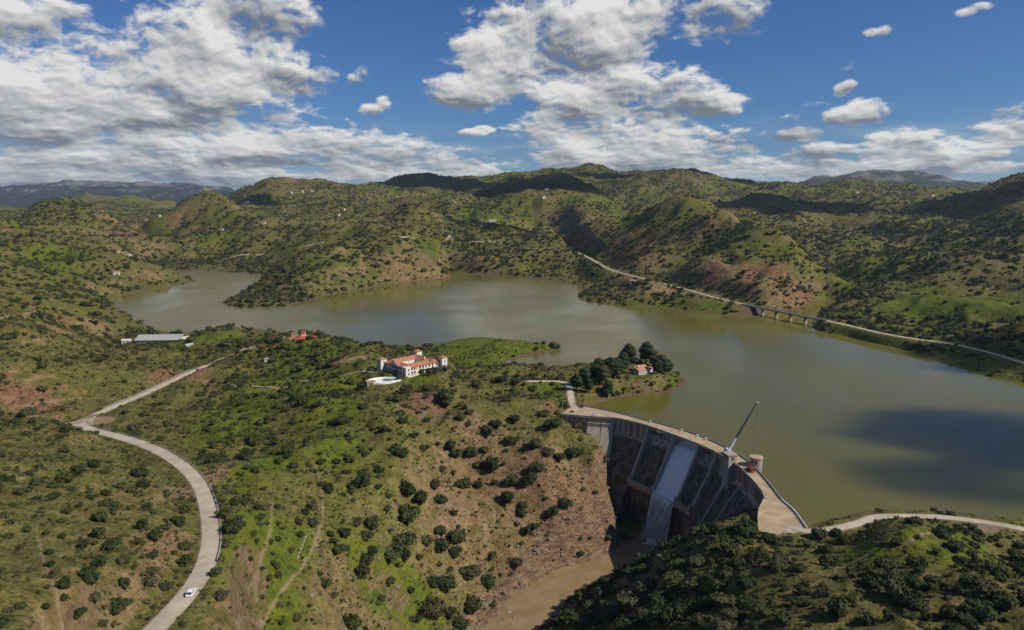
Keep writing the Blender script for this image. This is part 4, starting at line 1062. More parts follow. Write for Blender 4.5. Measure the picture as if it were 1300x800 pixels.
def car(name, loc, rz, label, cat='car', L=4.4, W=1.8, H=1.45, mat='white_paint'):
    c = empty(name, loc, rz, label=label, cat=cat)
    prof = [(-L/2, .35), (-L/2, .85), (-L*.40, H*.62), (L*.28, H*.60), (L/2-.1, .72), (L/2, .35)]
    def ext(prof, y0, y1, inset=0):
        n = len(prof); mb = MB()
        mb.add([(x, y0, z) for x, z in prof]+[(x, y1, z) for x, z in prof], [tuple(range(n)), tuple(range(2*n-1, n-1, -1))]+[(i, n+i, n+(i+1) % n, (i+1) % n) for i in range(n)])
        return mb
    ext(prof, -W/2, W/2).build('body', mat, c)
    cabn = [(-L*.42, H*.60), (-L*.30, H*.97), (L*.06, H), (L*.27, H*.60)]
    cb_ = ext(cabn, -W*.43, W*.43).build('cabin', mat, c)
    MB().hexa([(L*.255,-W*.38,H*.63),(L*.265,-W*.38,H*.63),(L*.265,W*.38,H*.63),(L*.255,W*.38,H*.63)], [(L*.075,-W*.36,H*.965),(L*.095,-W*.36,H*.965),(L*.095,W*.36,H*.965),(L*.075,W*.36,H*.965)]).build('windscreen', 'black_trim', cb_)
    MB().hexa([(-L*.422,-W*.38,H*.64),(-L*.41,-W*.38,H*.64),(-L*.41,W*.38,H*.64),(-L*.422,W*.38,H*.64)], [(-L*.318,-W*.36,H*.95),(-L*.30,-W*.36,H*.95),(-L*.30,W*.36,H*.95),(-L*.318,W*.36,H*.95)]).build('rear_window', 'black_trim', cb_)
    for s in (-1, 1):
        MB().hexa([(-L*.36, s*W*.432-.01, H*.64), (L*.22, s*W*.432-.01, H*.64), (L*.22, s*W*.432+.01, H*.64), (-L*.36, s*W*.432+.01, H*.64)], [(-L*.28, s*W*.432-.01, H*.92), (L*.05, s*W*.432-.01, H*.95), (L*.05, s*W*.432+.01, H*.95), (-L*.28, s*W*.432+.01, H*.92)]).build('side_window', 'black_trim', cb_)
        for x in (-L*.30, L*.31):
            w = MB().cyl((x, s*(W/2-.1)-.11, .33), .33, .22, 16, 'y').build('wheel', 'tyre', c)
            MB().cyl((x, s*(W/2-.1)-.13, .33), .19, .26, 12, 'y').build('rim', 'steel', w)
        MB().box((L/2-.04, s*W*.36, .62), (.1, .36, .14)).build('headlight', 'steel', c)
        MB().box((-L/2+.02, s*W*.38, .75), (.08, .3, .18)).build('tail_light', 'truck_red', c)
    return c
pr_ = ROADS['car_road']['pl']; cpos = Pz(236, 756, 40); k = int(np.argmin(np.hypot(pr_[:, 0]-cpos[0], pr_[:, 1]-cpos[1])))
tt = pr_[k+2]-pr_[k-2]; tt /= np.linalg.norm(tt); nn = np.array([tt[1], -tt[0]])
car('hatchback_car', (pr_[k, 0]+nn[0]*1.5, pr_[k, 1]+nn[1]*1.5, pr_[k, 2]+0.02), math.atan2(tt[1], tt[0]), 'white car driving along the winding road in the left foreground', L=4.7, W=1.95, H=1.55)
q = Pz(757, 528, 5); car('parked_car', (q[0], q[1]+2.0, 5.02), 0.1, 'white car parked on the dam crest near its left end', L=4.4, W=1.9, H=1.8)
q = Pz(725.5, 525, 5); car('dark_car', (q[0]+1, q[1]+3, 5.02), 0.5, 'small dark vehicle at the left end of the dam crest', mat='black_trim', L=3.2, W=1.5, H=1.4)
def truck():
    i = ei(944, 598); p = dpt(i, -4.2, 5.02)
    c = empty('dump_truck', p, math.atan2(_ET[i, 1], _ET[i, 0]), label='orange red dump truck on the dam crest beside the round tower', cat='truck')
    MB().box((0, 0, 0.9), (7.0, 1.6, 0.35)).build('chassis', 'dark_metal', c)
    cab = MB().hexa([(1.9,-1.2,1.0),(3.6,-1.2,1.0),(3.6,1.2,1.0),(1.9,1.2,1.0)], [(1.9,-1.15,2.9),(3.3,-1.15,2.9),(3.3,1.15,2.9),(1.9,1.15,2.9)]).build('cab', 'truck_red', c)
    MB().hexa([(3.52,-1.0,1.9),(3.56,-1.0,1.9),(3.56,1.0,1.9),(3.52,1.0,1.9)], [(3.34,-1.0,2.7),(3.39,-1.0,2.7),(3.39,1.0,2.7),(3.34,1.0,2.7)]).build('windscreen', 'glass_dark', cab)
    b = MB()
    b.box((-1.0, 0, 1.25), (5.2, 2.3, 0.15))
    for y in (-1.17, 1.17): b.hexa([(-3.6,y-.07,1.3),(1.5,y-.07,1.3),(1.5,y+.07,1.3),(-3.6,y+.07,1.3)], [(-3.9,y*1.08-.07,2.5),(1.6,y*1.08-.07,2.7),(1.6,y*1.08+.07,2.7),(-3.9,y*1.08+.07,2.5)])
    b.box((1.55, 0, 2.0), (.12, 2.4, 1.5))
    b.build('dump_body', 'truck_red', c)
    MB().hexa([(-3.4,-1,1.35),(1.3,-1,1.35),(1.3,1,1.35),(-3.4,1,1.35)], [(-2.2,-.4,2.5),(.6,-.4,2.6),(.6,.4,2.6),(-2.2,.4,2.5)]).build('load', 'rock_brown', c)
    for x in (-2.8, -1.5, 2.6):
        for y in (-1.05, 1.05): MB().cyl((x, y-.2, .52), .52, .4, 14, 'y').build('wheel', 'tyre', c)
truck()

# ------------------------------------------------------------------ buildings
def window_row(par, org, dx, dn, xs, zs, w, h, mat='glass_dark', frame='wood'):
    """windows on a wall: org corner, dx along, dn outward"""
    for z in zs:
        for x in xs:
            c = Vector(org)+Vector(dx)*x+Vector(dn)*0.03; a = math.atan2(dx[1], dx[0])
            f = MB().box((c.x, c.y, z+h/2), (w+0.34, 0.16, h+0.34), a).build('window', frame, par)
            c2 = c+Vector(dn)*0.07
            MB().box((c2.x, c2.y, z+h/2), (w, 0.1, h), a).build('pane', mat, f)
def pyramid(mb, cx, cy, s, z, h):
    mb.add([(cx-s,cy-s,z),(cx+s,cy-s,z),(cx+s,cy+s,z),(cx-s,cy+s,z),(cx-s,cy-s,z-.25),(cx+s,cy-s,z-.25),(cx+s,cy+s,z-.25),(cx-s,cy+s,z-.25),(cx,cy,z+h)], [(0,1,8),(1,2,8),(2,3,8),(3,0,8),(4,5,1,0),(5,6,2,1),(6,7,3,2),(7,4,0,3),(7,6,5,4)]); return mb
def hacienda():
    F = Pz(516, 477.5, 22.0); rz = R(45)
    c = empty('hacienda', (F[0], F[1], 21.9), rz, label='large white villa with orange tiled roofs round a courtyard and corner towers', cat='villa')
    A, B, W_, E_ = 35.0, 31.0, 8.5, 6.6          # x along the lit facade, y along the shaded one
    X = (1, 0, 0); Y = (0, 1, 0)
    # outer and court walls, one piece each wing
    for nm, p, d in (('front', (A/2, .3, 0), (A-.8, .6)), ('side', (.3, B/2, 0), (.6, B-.8)), ('back', (A/2, B-.3, 0), (A-.8, .6)), ('far', (A-.3, B/2, 0), (.6, B-.8)),
                     ('c1', (A/2, W_, 0), (A-2*W_-.8, .5)), ('c2', (A/2, B-W_, 0), (A-2*W_-.8, .5)), ('c3', (W_, B/2, 0), (.5, B-2*W_+.4)), ('c4', (A-W_, B/2, 0), (.5, B-2*W_+.4))):
        MB().box((p[0], p[1], E_/2-1), (d[0], d[1], E_+2)).build('wall', 'white_wall', c)
    for x, y in ((.3,.3), (A-.3,.3), (.3,B-.3), (A-.3,B-.3)): MB().box((x, y, E_/2-1), (.9, .9, E_+2)).build('corner_post', 'white_wall', c)
    MB().box((A/2, B/2, 0.1), (A-2*W_, B-2*W_, .2)).build('courtyard_paving', 'terrace', c)
    # roof: four mitred wings
    o = 0.6; r = 2.0
    oc = [(-o,-o),(A+o,-o),(A+o,B+o),(-o,B+o)]; m = W_/2; rc = [(m,m),(A-m,m),(A-m,B-m),(m,B-m)]; ic = [(W_-.2+o,W_-.2+o),(A-W_-o,W_+o),(A-W_-o,B-W_-o),(W_+o,B-W_-o)]
    for k in range(4):
        j = (k+1) % 4
        v = [(*oc[k],E_-.15),(*oc[j],E_-.15),(*rc[j],E_+r),(*rc[k],E_+r),(*ic[k],E_-.1),(*ic[j],E_-.1),(*oc[k],E_+.1),(*oc[j],E_+.1)]
        rf = MB().add(v, [(6,7,2,3),(3,2,5,4),(0,1,7,6),(0,4,5,1)]).build('roof', 'roof_tile', c)
        a = Vector((*rc[k], E_+r+.05)); b = Vector((*rc[j], E_+r+.05)); MB().bar(a, b, .5, .25).build('ridge_tiles', 'roof_tile_pale', rf)
    # gable over the shaded front and on the lit one
    g = MB().add([(-.7,10,E_-.2),(-.7,22,E_-.2),(-.7,16,E_+2.9),(m,10,E_-.2),(m,22,E_-.2),(m,16,E_+2.9)], [(0,2,1),(3,4,5),(0,3,5,2),(2,5,4,1),(0,1,4,3)]); gb = g.build('gable', 'white_wall', c)
    MB().add([(-1.0,9.3,E_-.2),(-1.0,16,E_+3.2),(m,16,E_+3.2),(m,9.3,E_-.2),(-1.0,22.7,E_-.2),(m,22.7,E_-.2),(-1.0,16,E_+3.45),(m,16,E_+3.45),(-1.0,9.0,E_-.1),(m,9.0,E_-.1),(-1.0,23.0,E_-.1),(m,23.0,E_-.1)],
             [(0,1,2,3),(1,4,5,2),(8,9,7,6),(6,7,11,10),(0,8,6,1),(1,6,10,4),(3,2,7,9),(2,5,11,7)]).build('gable_roof', 'roof_tile', gb)
    MB().add([(A-13,-.75,E_-.2),(A-3,-.75,E_-.2),(A-8,-.75,E_+2.6),(A-13,m,E_-.2),(A-3,m,E_-.2),(A-8,m,E_+2.6)], [(0,1,2),(3,5,4),(0,2,5,3),(2,1,4,5),(0,3,4,1)]).build('gable', 'roof_tile', c)
    # corner towers
    for x, y, s, hh in ((-1.5, B+1.0, 3.0, 9.3), (A+2.0, -1.0, 2.8, 9.6), (A+.5, B+.5, 2.8, 10.2)):
        t = MB().box((x, y, hh/2-1), (2*s, 2*s, hh+2)).build('tower', 'white_wall', c)
        pyramid(MB(), x, y, s+.4, hh+.25, 1.6).build('tower_roof', 'roof_tile', t)
        for z in (2.2, 6.0):
            MB().box((x+.2, y-s-.02, z+.8), (1.2, .14, 1.6)).build('pane', 'glass_dark', t)
            MB().box((x-s-.02, y, z+.8), (.14, 1.2, 1.6)).build('pane', 'glass_dark', t)
    # low corner pavilion
    pv = MB().box((1.0, 1.0, 3.2), (5.2, 5.2, 8.4)).build('pavilion', 'white_wall', c)
    for z in (1.0, 4.4):
        MB().box((1.2, -1.63, z+.8), (1.2, .12, 1.7)).build('pane', 'glass_dark', pv); MB().box((-1.63, 1.2, z+.8), (.12, 1.2, 1.7)).build('pane', 'glass_dark', pv)
    window_row(c, (0, -.02, 0), X, (0,-1,0), [5.6, 8.4, 14, 17, 20, 23.5, 27, 31], (1.0, 4.1), 1.3, 1.7)
    window_row(c, (0, -.02, 0), X, (0,-1,0), [11.2], (3.9,), 2.0, 2.0, 'curtain_yellow')
    window_row(c, (-.02, 0, 0), Y, (-1,0,0), [5.8, 8.6, 11.6, 14.2, 16.6, 19.0, 22.0, 25.2, 28.0], (1.0, 4.1), 1.3, 1.7)
    for d, p, q in (('x', (21, -1.0, 3.45), (9, 2.0, .25)), ('y', (-1.0, 16, 3.45), (2.0, 7.5, .25))):
        b = MB().box(p, q).build('balcony', 'white_wall', c)
        MB().box((p[0]-(q[0]/2-.06 if d == 'y' else 0), p[1]-(q[1]/2-.06 if d == 'x' else 0), p[2]+.6), ((.12 if d == 'y' else q[0]), (.12 if d == 'x' else q[1]), .95)).build('balustrade', 'white_wall', b)
    MB().box((-.05, 16, 1.35), (.25, 2.2, 2.7)).build('door', 'wood', c); MB().box((21, -.05, 1.35), (3.0, .25, 2.7)).build('door', 'wood', c)
    MB().box((27, -2.2, 2.9), (7, 3.6, .25)).box((24, -3.7, 1.2), (.3, .3, 3.0)).box((30, -3.7, 1.2), (.3, .3, 3.0)).build('porch', 'white_wall', c)
    for x in (12, 28): MB().box((x, 12, E_+2.0), (.9, .9, 2.2)).build('chimney', 'white_wall', c)
hacienda()
def low_wall(pts, z, h, w, mat, name, label):
    p3 = [Pz(u, v, z) for u, v in pts]; o = empty(name, (p3[0][0], p3[0][1], z), label=label, cat='wall')
    for a, b in zip(p3[:-1], p3[1:]):
        MB().bar(Vector((a[0]-p3[0][0], a[1]-p3[0][1], h/2-.3)), Vector((b[0]-p3[0][0], b[1]-p3[0][1], h/2-.3)), w, h+.6).build('wall_length', mat, o)
low_wall([(518,479.5),(525,478),(532,475.5)], 22.0, .9, .5, 'white_wall', 'garden_wall', 'short white garden wall before the lit front of the villa')
low_wall([(547,471.5),(556,468.5),(566,465.5)], 22.0, .9, .5, 'white_wall', 'garden_wall', 'white garden wall beside the right tower of the villa')
def pool():
    p = Pz(487.5, 482.8, 21.75); c = empty('swimming_pool', p, 0.35, label='empty kidney shaped white swimming pool below the villa', cat='pool')
    n = 40; out = [(11.0*math.cos(t)*(1+.10*math.cos(2*t+.5)), 8.2*math.sin(t)*(1-.14*math.cos(t))) for t in np.linspace(0, 2*math.pi, n, endpoint=False)]
    mb = MB(); v = []
    for s, z in ((1.16,-1.6),(1.16,.35),(1.0,.35),(1.0,-.05),(.80,-1.3 if False else -.35),(.5,-.55)): v += [(x*s, y*s, z) for x, y in out]
    f = []
    for k in range(3):
        for i in range(n): f.append((k*n+i, k*n+(i+1) % n, (k+1)*n+(i+1) % n, (k+1)*n+i))
    mb.add(v, f).build('rim', 'pool_white', c)
    mb = MB(); f = [(k*n+i, k*n+(i+1) % n, (k+1)*n+(i+1) % n, (k+1)*n+i) for k in range(3, 5) for i in range(n)]+[tuple(5*n+i for i in range(n))]
    mb.add(v, f).build('basin', 'pool_white', c)
    MB().prism([(x*.42+4.2, y*.5+2.2) for x, y in out], -.5, -.28).build('puddle', 'pool_green', c)
    h = Pz(470.5, 488.2, 20.9); k = empty('pool_hut', h, 0.55, label='little pool hut with red flat roof and green doors', cat='hut')
    MB().box((0, 0, 1.0), (6.5, 4.2, 3.0)).build('wall', 'white_wall', k); MB().box((0, 0, 2.62), (7.2, 4.8, .22)).build('roof', 'roof_tile', k)
    MB().box((3.27, 0, 1.1), (.1, 3.0, 2.0)).build('door', 'pool_green', k); MB().box((-.5, -2.12, 1.0), (4.5, .1, 1.9)).build('door', 'wood', k)
pool()
def gable_house(name, loc, rz, L, W, H, rh, label, wall='white_wall', roof='roof_tile', cat='house', wins=True, group=None, small=False):
    c = empty(name, loc, rz, label=label, cat=cat, group=group)
    MB().add([(-L/2,-W/2,-2.5),(L/2,-W/2,-2.5),(L/2,W/2,-2.5),(-L/2,W/2,-2.5),(-L/2,-W/2,H),(L/2,-W/2,H),(L/2,W/2,H),(-L/2,W/2,H),(-L/2,0,H+rh*.97),(L/2,0,H+rh*.97)],
             [(0,1,5,4),(2,3,7,6),(1,2,6,9,5),(3,0,4,8,7),(3,2,1,0)]).build('wall', wall, c)
    e = .5; t = .18
    for s in (-1, 1):
        y0, y1 = s*(W/2+e), 0; z0 = H-rh*e/(W/2)
        MB().hexa([(-L/2-e,y0,z0),(L/2+e,y0,z0),(L/2+e,0,H+rh),(-L/2-e,0,H+rh)], [(-L/2-e,y0,z0+t),(L/2+e,y0,z0+t),(L/2+e,0,H+rh+t),(-L/2-e,0,H+rh+t)]).build('roof_slope', roof, c)
    if wins:
        n = max(1, int(L/4))
        for k in range(n):
            x = -L/2+(k+.5)*L/n
            for s in (-1, 1): MB().box((x, s*(W/2+.02), H*.45), (1.1, .12, 1.2)).build('window', 'glass_dark', c)
        MB().box((L/2+.02, 0, 1.0), (.12, 1.1, 2.1)).build('door', 'wood', c)
    return c
# long shed by the lake and the small buildings near it
sh = empty('long_shed', (SHED[0], SHED[1], 7.5), R(4), label='long low white farm shed with pale sheet roof by the lake', cat='shed')
MB().box((0, 0, 0.8), (48, 25, 4.2)).build('wall', 'white_wall', sh)
for k in range(12):      # roof sheets, each its own piece
    x = -24.6+4.1*(k+.5)
    for s, z0, z1 in ((-1, 2.55, 6.6), (1, 2.55, 6.6)):
        MB().hexa([(x-2.04,s*13.4,z0),(x+2.04,s*13.4,z0),(x+2.04,s*.02,z1),(x-2.04,s*.02,z1)], [(x-2.04,s*13.4,z0+.12),(x+2.04,s*13.4,z0+.12),(x+2.04,s*.02,z1+.12),(x-2.04,s*.02,z1+.12)]).build('roof_sheet', 'sheet_roof', sh)
for k in range(11): MB().box((-22+4.4*k, -12.53, 1.7), (2.8, .1, .9)).build('window', 'glass_dark', sh)
p = Pz(240, 441.5, 8); gable_house('farm_hut', (p[0], p[1], 8), 0.9, 8, 6, 3.2, 1.2, 'small hut with pale roof below the end of the long shed', roof='sheet_roof', cat='hut')
p = Pz(160, 427, 15); z_ = grid_h(np.array([p[0]]), np.array([p[1]]))[0]; gable_house('white_cottage', (p[0], p[1], z_), 0.2, 8, 6, 3.6, .9, 'tiny white cottage on bare earth left of the long shed', roof='white_wall', cat='cottage')
p = hit([340], [459])[0]; gable_house('field_hut', tuple(p), 0.3, 6, 4, 2.6, .5, 'tiny white hut in the green orchard above the track', roof='sheet_roof', cat='hut')
# red roofed house with a tower
rh = empty('red_roofed_house', (REDH[0], REDH[1], 19), 0.15, label='white house with bright red hipped roof and lookout tower', cat='house')
MB().box((0, 0, 1.0), (17, 13, 5.6)).build('wall', 'white_wall', rh)
MB().add([(-10.5,-8.5,3.7),(10.5,-8.5,3.7),(10.5,8.5,3.7),(-10.5,8.5,3.7),(-3,0,7.0),(3,0,7.0),(-10.5,-8.5,3.45),(10.5,-8.5,3.45),(10.5,8.5,3.45),(-10.5,8.5,3.45)], [(0,1,5,4),(1,2,5),(2,3,4,5),(3,0,4),(6,7,1,0),(7,8,2,1),(8,9,3,2),(9,6,0,3),(9,8,7,6)]).build('roof', 'roof_tile_red', rh)
t_ = MB().box((-2, .5, 6), (4.2, 4.2, 8)).build('tower', 'white_wall', rh); pyramid(MB(), -2, .5, 2.7, 10.2, 1.5).build('tower_roof', 'roof_tile_red', t_)
for x in (-3, -1): MB().box((x, -1.62, 8.4), (.8, .1, 1.3)).build('pane', 'glass_dark', t_)
for x in (-9.5, -4.5, 0.5, 5.5, 9.5): MB().box((x, -8.0, .8), (.45, .45, 5.4)).build('porch_column', 'white_wall', rh)
for x in (-6, -2, 2, 6): MB().box((x, -6.53, 1.7), (1.3, .1, 1.9)).build('window', 'glass_dark', rh)
low_wall([(358,430.5),(364,433.5),(372,433)], 18.0, 1.6, .6, 'white_wall', 'terrace_wall', 'white terrace wall left of the red roofed house')
# house among the pines on the peninsula
ph = empty('peninsula_house', (PENH[0], PENH[1], 12), 0.45, label='white house with terracotta roofs among pines on the peninsula', cat='house')
for (x, y, L, W, H, h_) in ((0, -3, 12, 9, 3.6, 1.7), (5, 6, 9, 7, 3.8, 1.5), (9, 0, 6, 6, 3.2, 1.2)):
    MB().box((x, y, H/2-1), (L, W, H+2)).build('wall', 'white_wall', ph)
    MB().add([(x-L/2-.5,y-W/2-.5,H),(x+L/2+.5,y-W/2-.5,H),(x+L/2+.5,y+W/2+.5,H),(x-L/2-.5,y+W/2+.5,H),(x-L/2-.5,y,H+h_),(x+L/2+.5,y,H+h_)], [(0,1,5,4),(2,3,4,5),(1,2,5),(3,0,4),(3,2,1,0)]).build('roof', 'roof_tile_pale', ph)
for x in (-4, -1.2): MB().box((x, -7.53, 1.7), (1.2, .1, 1.4)).build('window', 'glass_dark', ph)
MB().box((2.5, -7.6, 1.4), (2.2, .2, 2.6)).build('door', 'curtain_yellow', ph); MB().box((-4.5, 1.0, 5.0), (.9, .9, 2.0)).build('chimney', 'white_wall', ph)
# far scattered white houses: photo spots on the hills
far = [(281,293,'lone white house under the bare cone hill'),(335,284,'white cottage right of the bare cone hill'),(429,274,'lower white house of the hamlet on the right of the ridge'),(436,267,'upper white house of the hamlet on the right of the ridge'),
 (369,246,'leftmost white house high on the tallest left hill'),(383,244,'middle white house high on the tallest left hill'),(396,243,'rightmost white house high on the tallest left hill'),(314,258,'white house on the left flank of the tallest left hill'),
 (187,281,'left white house in the valley behind the cone hill'),(202,275,'right white house in the valley behind the cone hill'),(148,347,'white hut on the far bank of the lake arm'),(690,252,'white house on the lit slope below the dark ridge'),
 (1184,249,'white farmhouse near the skyline at the right'),(1129,269,'small white hut on the green right hills'),(1088,245,'white hut below the flat topped mountain'),(803,359,'white hut beside the shore road'),(694,242,'tiny white hut on the dark central ridge'),(1043,279,'white barn low in the right valley')]
hh = hit([f[0] for f in far], [f[1] for f in far])
for (u, v, lab), p in zip(far, hh):
    if np.isnan(p[0]): continue
    s = 1.0 if p[1] < 2500 else 1.35
    gable_house('far_house', tuple(p), random.uniform(-.5, .8), 10.5*s, 7*s, 4.0*s, 1.4*s, lab, roof=random.choice(['roof_tile_pale', 'white_wall', 'roof_tile']), cat='house', group='white houses on the far hills')
p = hit([625], [281])[0]; gable_house('hill_hotel', tuple(p), 0.1, 28, 10, 6, 2, 'long white building above the quarry in the centre hills', roof='roof_tile_pale', cat='building')

# ------------------------------------------------------------------ road bridge over the lake inlet
bA = Pz(945, 386.5, 10); bB = Pz(1050, 407, 10); bd = bB-bA; bl = np.linalg.norm(bd); ba = math.atan2(bd[1], bd[0])
br = empty('road_bridge', ((bA[0]+bB[0])/2, (bA[1]+bB[1])/2, 0), ba, label='long grey concrete road bridge on piers across the lake inlet', cat='bridge')
MB().box((0, 0, 9.35), (bl+4, 7.6, 1.2)).build('deck', 'plain_concrete', br); MB().box((0, 0, 10.01), (bl+8, 6.4, .12)).build('roadway', 'road', br)
for s in (-1, 1): MB().box((0, s*3.6, 10.5), (bl+4, .25, 1.1)).build('parapet', 'plain_concrete', br)
for k in range(5):
    x = -bl/2+bl*(0.08+0.172*k)
    pc = MB().box((x, 0, 1.5), (2.0, 4.6, 13.0)).build('pier', 'pale_concrete', br); MB().box((x, 0, 8.3), (2.8, 7.0, 1.0)).build('pier_cap', 'plain_concrete', pc)
MB().box((bl/2-6, 0, 3.5), (16, 7.4, 10.5)).build('abutment', 'plain_concrete', br); MB().box((-bl/2-1, 0, 3.5), (8, 7.2, 10.5)).build('abutment', 'plain_concrete', br)

# ------------------------------------------------------------------ guard rail along the winding road
def guard_rail(pl, off, label, k0, k1):
    pl = resample(pl[k0:k1], 4.0); t = np.gradient(pl[:, :2], axis=0); t /= np.linalg.norm(t, axis=1)[:, None]
    q = np.c_[pl[:, 0]+t[:, 1]*off, pl[:, 1]-t[:, 0]*off, pl[:, 2]]
    o = empty('guard_rail', q[0], label=label, cat='guard rail'); b = q[0]
    mb = MB()
    for a, c in zip(q[:-1], q[1:]): mb.bar(Vector(a-b)+Vector((0, 0, .62)), Vector(c-b)+Vector((0, 0, .62)), .09, .34)
    mb.build('beam', 'steel', o); mb = MB()
    for a in q: mb.box(Vector(a-b)+Vector((0, 0, .2)), (.14, .14, 1.0))
    x = mb.build('posts', 'steel', o); x['kind'] = 'stuff'
n_ = len(pr_); guard_rail(pr_, 3.75, 'steel guard rail on the outer edge of the winding road', int(n_*.12), int(n_*.66))
w_ = ROADS['car_road']['pl']; guard_rail(w_, -3.6, 'pale guard rail on the far stretch of road below the red cutting', int(n_*.70), int(n_*.97))
# white arch shelter at the right end of the crest
ap = Pz(1001, 677.5, 5.0); ar = empty('white_arch', ap, 0.0, label='small white arched pipe end beside the turning area of the dam', cat='arch')
mb = MB()
for k in range(10):
    a, b = math.pi*k/10, math.pi*(k+1)/10; mb.bar((2.3*math.cos(a), 0, 1.8*math.sin(a)), (2.3*math.cos(b), 0, 1.8*math.sin(b)), .5, .4)
mb.build('arch_ring', 'white_paint', ar)
# lamp mast at the left end of the crest
lp = Pz(714, 524, 5.0); lm = empty('lamp_post', lp, 0.0, label='slim grey lamp post at the left end of the dam crest', cat='lamp post')
MB().cyl((0, 0, 0), .16, 9, 10, 'z', .09).build('post', 'steel', lm); MB().bar((0, 0, 8.9), (1.6, .3, 9.3), .12).build('arm', 'steel', lm); MB().box((1.8, .33, 9.3), (.9, .35, .2)).build('lamp_head', 'steel', lm)

sw_ = hit([389,387,385,383,381,379,377.5], [680,685,690,695,700,705,710])
wo = empty('stone_wall', tuple(sw_[0]), label='broken pale stone wall beside the footpath in the grassy gully', cat='wall')
for a, b in zip(sw_[:-1], sw_[1:]):
    a_ = Vector(a-sw_[0]); b_ = Vector(b-sw_[0]); m1 = a_.lerp(b_, .12); m2 = a_.lerp(b_, .84)
    MB().bar(m1+Vector((0, 0, .05)), m2+Vector((0, 0, .0)), .4, .7).build('wall_length', 'stone_pale', wo)
# ------------------------------------------------------------------ vegetation meshes
def crown_mesh(name, lobes, ncard, card, mats, core_sub=2, seed=0, stems=None, core=0.78, up=0.25):
    """lobes: (x,y,z,rx,rz). A dense inner body plus many small leaf faces over and around it."""
    rg = np.random.default_rng(seed); V_ = []; F_ = []; MI = []
    bm = bmesh.new(); bmesh.ops.create_icosphere(bm, subdivisions=core_sub, radius=1.0)
    sv = np.array([v.co[:] for v in bm.verts]); sf = [[v.index for v in f.verts] for f in bm.faces]; bm.free()
    for li, (x, y, z, rx, rz) in enumerate(lobes):
        n = 1+0.22*gnoise(sv[:, 0]*1.7+li*3.1+seed, sv[:, 1]*1.7+sv[:, 2]*1.3, seed)+0.10*gnoise(sv[:, 0]*4+li, sv[:, 1]*4-sv[:, 2]*3, seed+2)
        p = sv*n[:, None]*core*np.array([rx, rx, rz])+np.array([x, y, z]); p[:, 2] = np.maximum(p[:, 2], 0.02)
        b = len(V_); V_ += list(map(tuple, p)); F_ += [tuple(i+b for i in f) for f in sf]; MI += [0]*len(sf)
    L_ = np.array(lobes); wgt = L_[:, 3]**2; wgt = wgt/wgt.sum()
    for k in range(ncard):
        x, y, z, rx, rz = L_[rg.choice(len(L_), p=wgt)]
        d = rg.normal(size=3); d /= np.linalg.norm(d)
        if d[2] < -0.35: d[2] *= -0.6; d /= np.linalg.norm(d)
        rr = rg.uniform(0.80, 1.20); c = np.array([x, y, z])+d*rr*np.array([rx, rx, rz])
        if c[2] < 0.03: continue
        nn_ = d+rg.normal(size=3)*0.45+np.array([0, 0, up]); nn_ /= np.linalg.norm(nn_)
        t = np.cross(nn_, rg.normal(size=3)); t /= np.linalg.norm(t)+1e-9; u = np.cross(nn_, t)
        s = card*rg.uniform(0.6, 1.35); w = s*rg.uniform(0.55, 0.95)
        b = len(V_); V_ += [tuple(c-t*s-u*w*.3), tuple(c+u*w-t*s*.1), tuple(c+t*s+u*w*.25), tuple(c-u*w+t*s*.15)]
        F_.append((b, b+1, b+2, b+3)); MI.append(0)
    if stems:
        for (x0, y0, x1, y1, z1, r0) in stems:
            b = len(V_)
            for (cx, cy, cz, r) in ((x0, y0, -0.25, r0), ((x0*2+x1)/3, (y0*2+y1)/3, z1*.45, r0*.75), (x1, y1, z1, r0*.45)):
                for a in range(5): V_.append((cx+r*math.cos(a*1.2566), cy+r*math.sin(a*1.2566), cz))
            for q in range(2):
                for a in range(5): F_.append((b+q*5+a, b+q*5+(a+1) % 5, b+q*5+5+(a+1) % 5, b+q*5+5+a)); MI.append(1)
    me = bpy.data.meshes.new(name); me.from_pydata(V_, [], F_); me.update()
    for m in mats: me.materials.append(MAT[m])
    me.polygons.foreach_set('material_index', np.array(MI, dtype=np.int32))
    return me
def lobe_set(seed, n=7, flat=0.8):
    rg = np.random.default_rng(seed); L_ = [(0, 0, .62*flat, .72, .60*flat)]
    for k in range(n):
        a = k*2.4+rg.uniform(-.5, .5); r = rg.uniform(.32, .74); s = rg.uniform(.26, .5)
        L_.append((r*math.cos(a), r*math.sin(a), rg.uniform(.35, .95)*flat, s, s*rg.uniform(.75, 1.0)))
    return L_
STEMS = [(0, 0, .2, .1, .6, .07), (.05, 0, -.3, .2, .55, .05), (0, .04, .1, -.3, .55, .05)]
NEAR = [crown_mesh('shrub', lobe_set(s, 8+k % 3*2, f), 760, .085+.02*(k % 2), ('leaf' if k % 3 else 'olive', 'bark'), 2, s, STEMS, (.80, .66, .74)[k % 3]) for k, (s, f) in enumerate(((1,.85),(2,.75),(3,.95),(4,.8),(5,.7),(6,.9)))]
MID = [crown_mesh('shrub', lobe_set(s+20, 5, f), 110, .17, ('leaf' if k % 2 else 'olive', 'bark'), 1, s) for k, (s, f) in enumerate(((1,.85),(2,.75),(3,.95),(4,.8)))]
LOW = [crown_mesh('scrub', lobe_set(s+40, 3, .6), 40, .22, (m,), 1, s, None, .7) for s, m in ((1, 'scrub'), (2, 'olive'), (3, 'scrub'), (4, 'leaf'))]

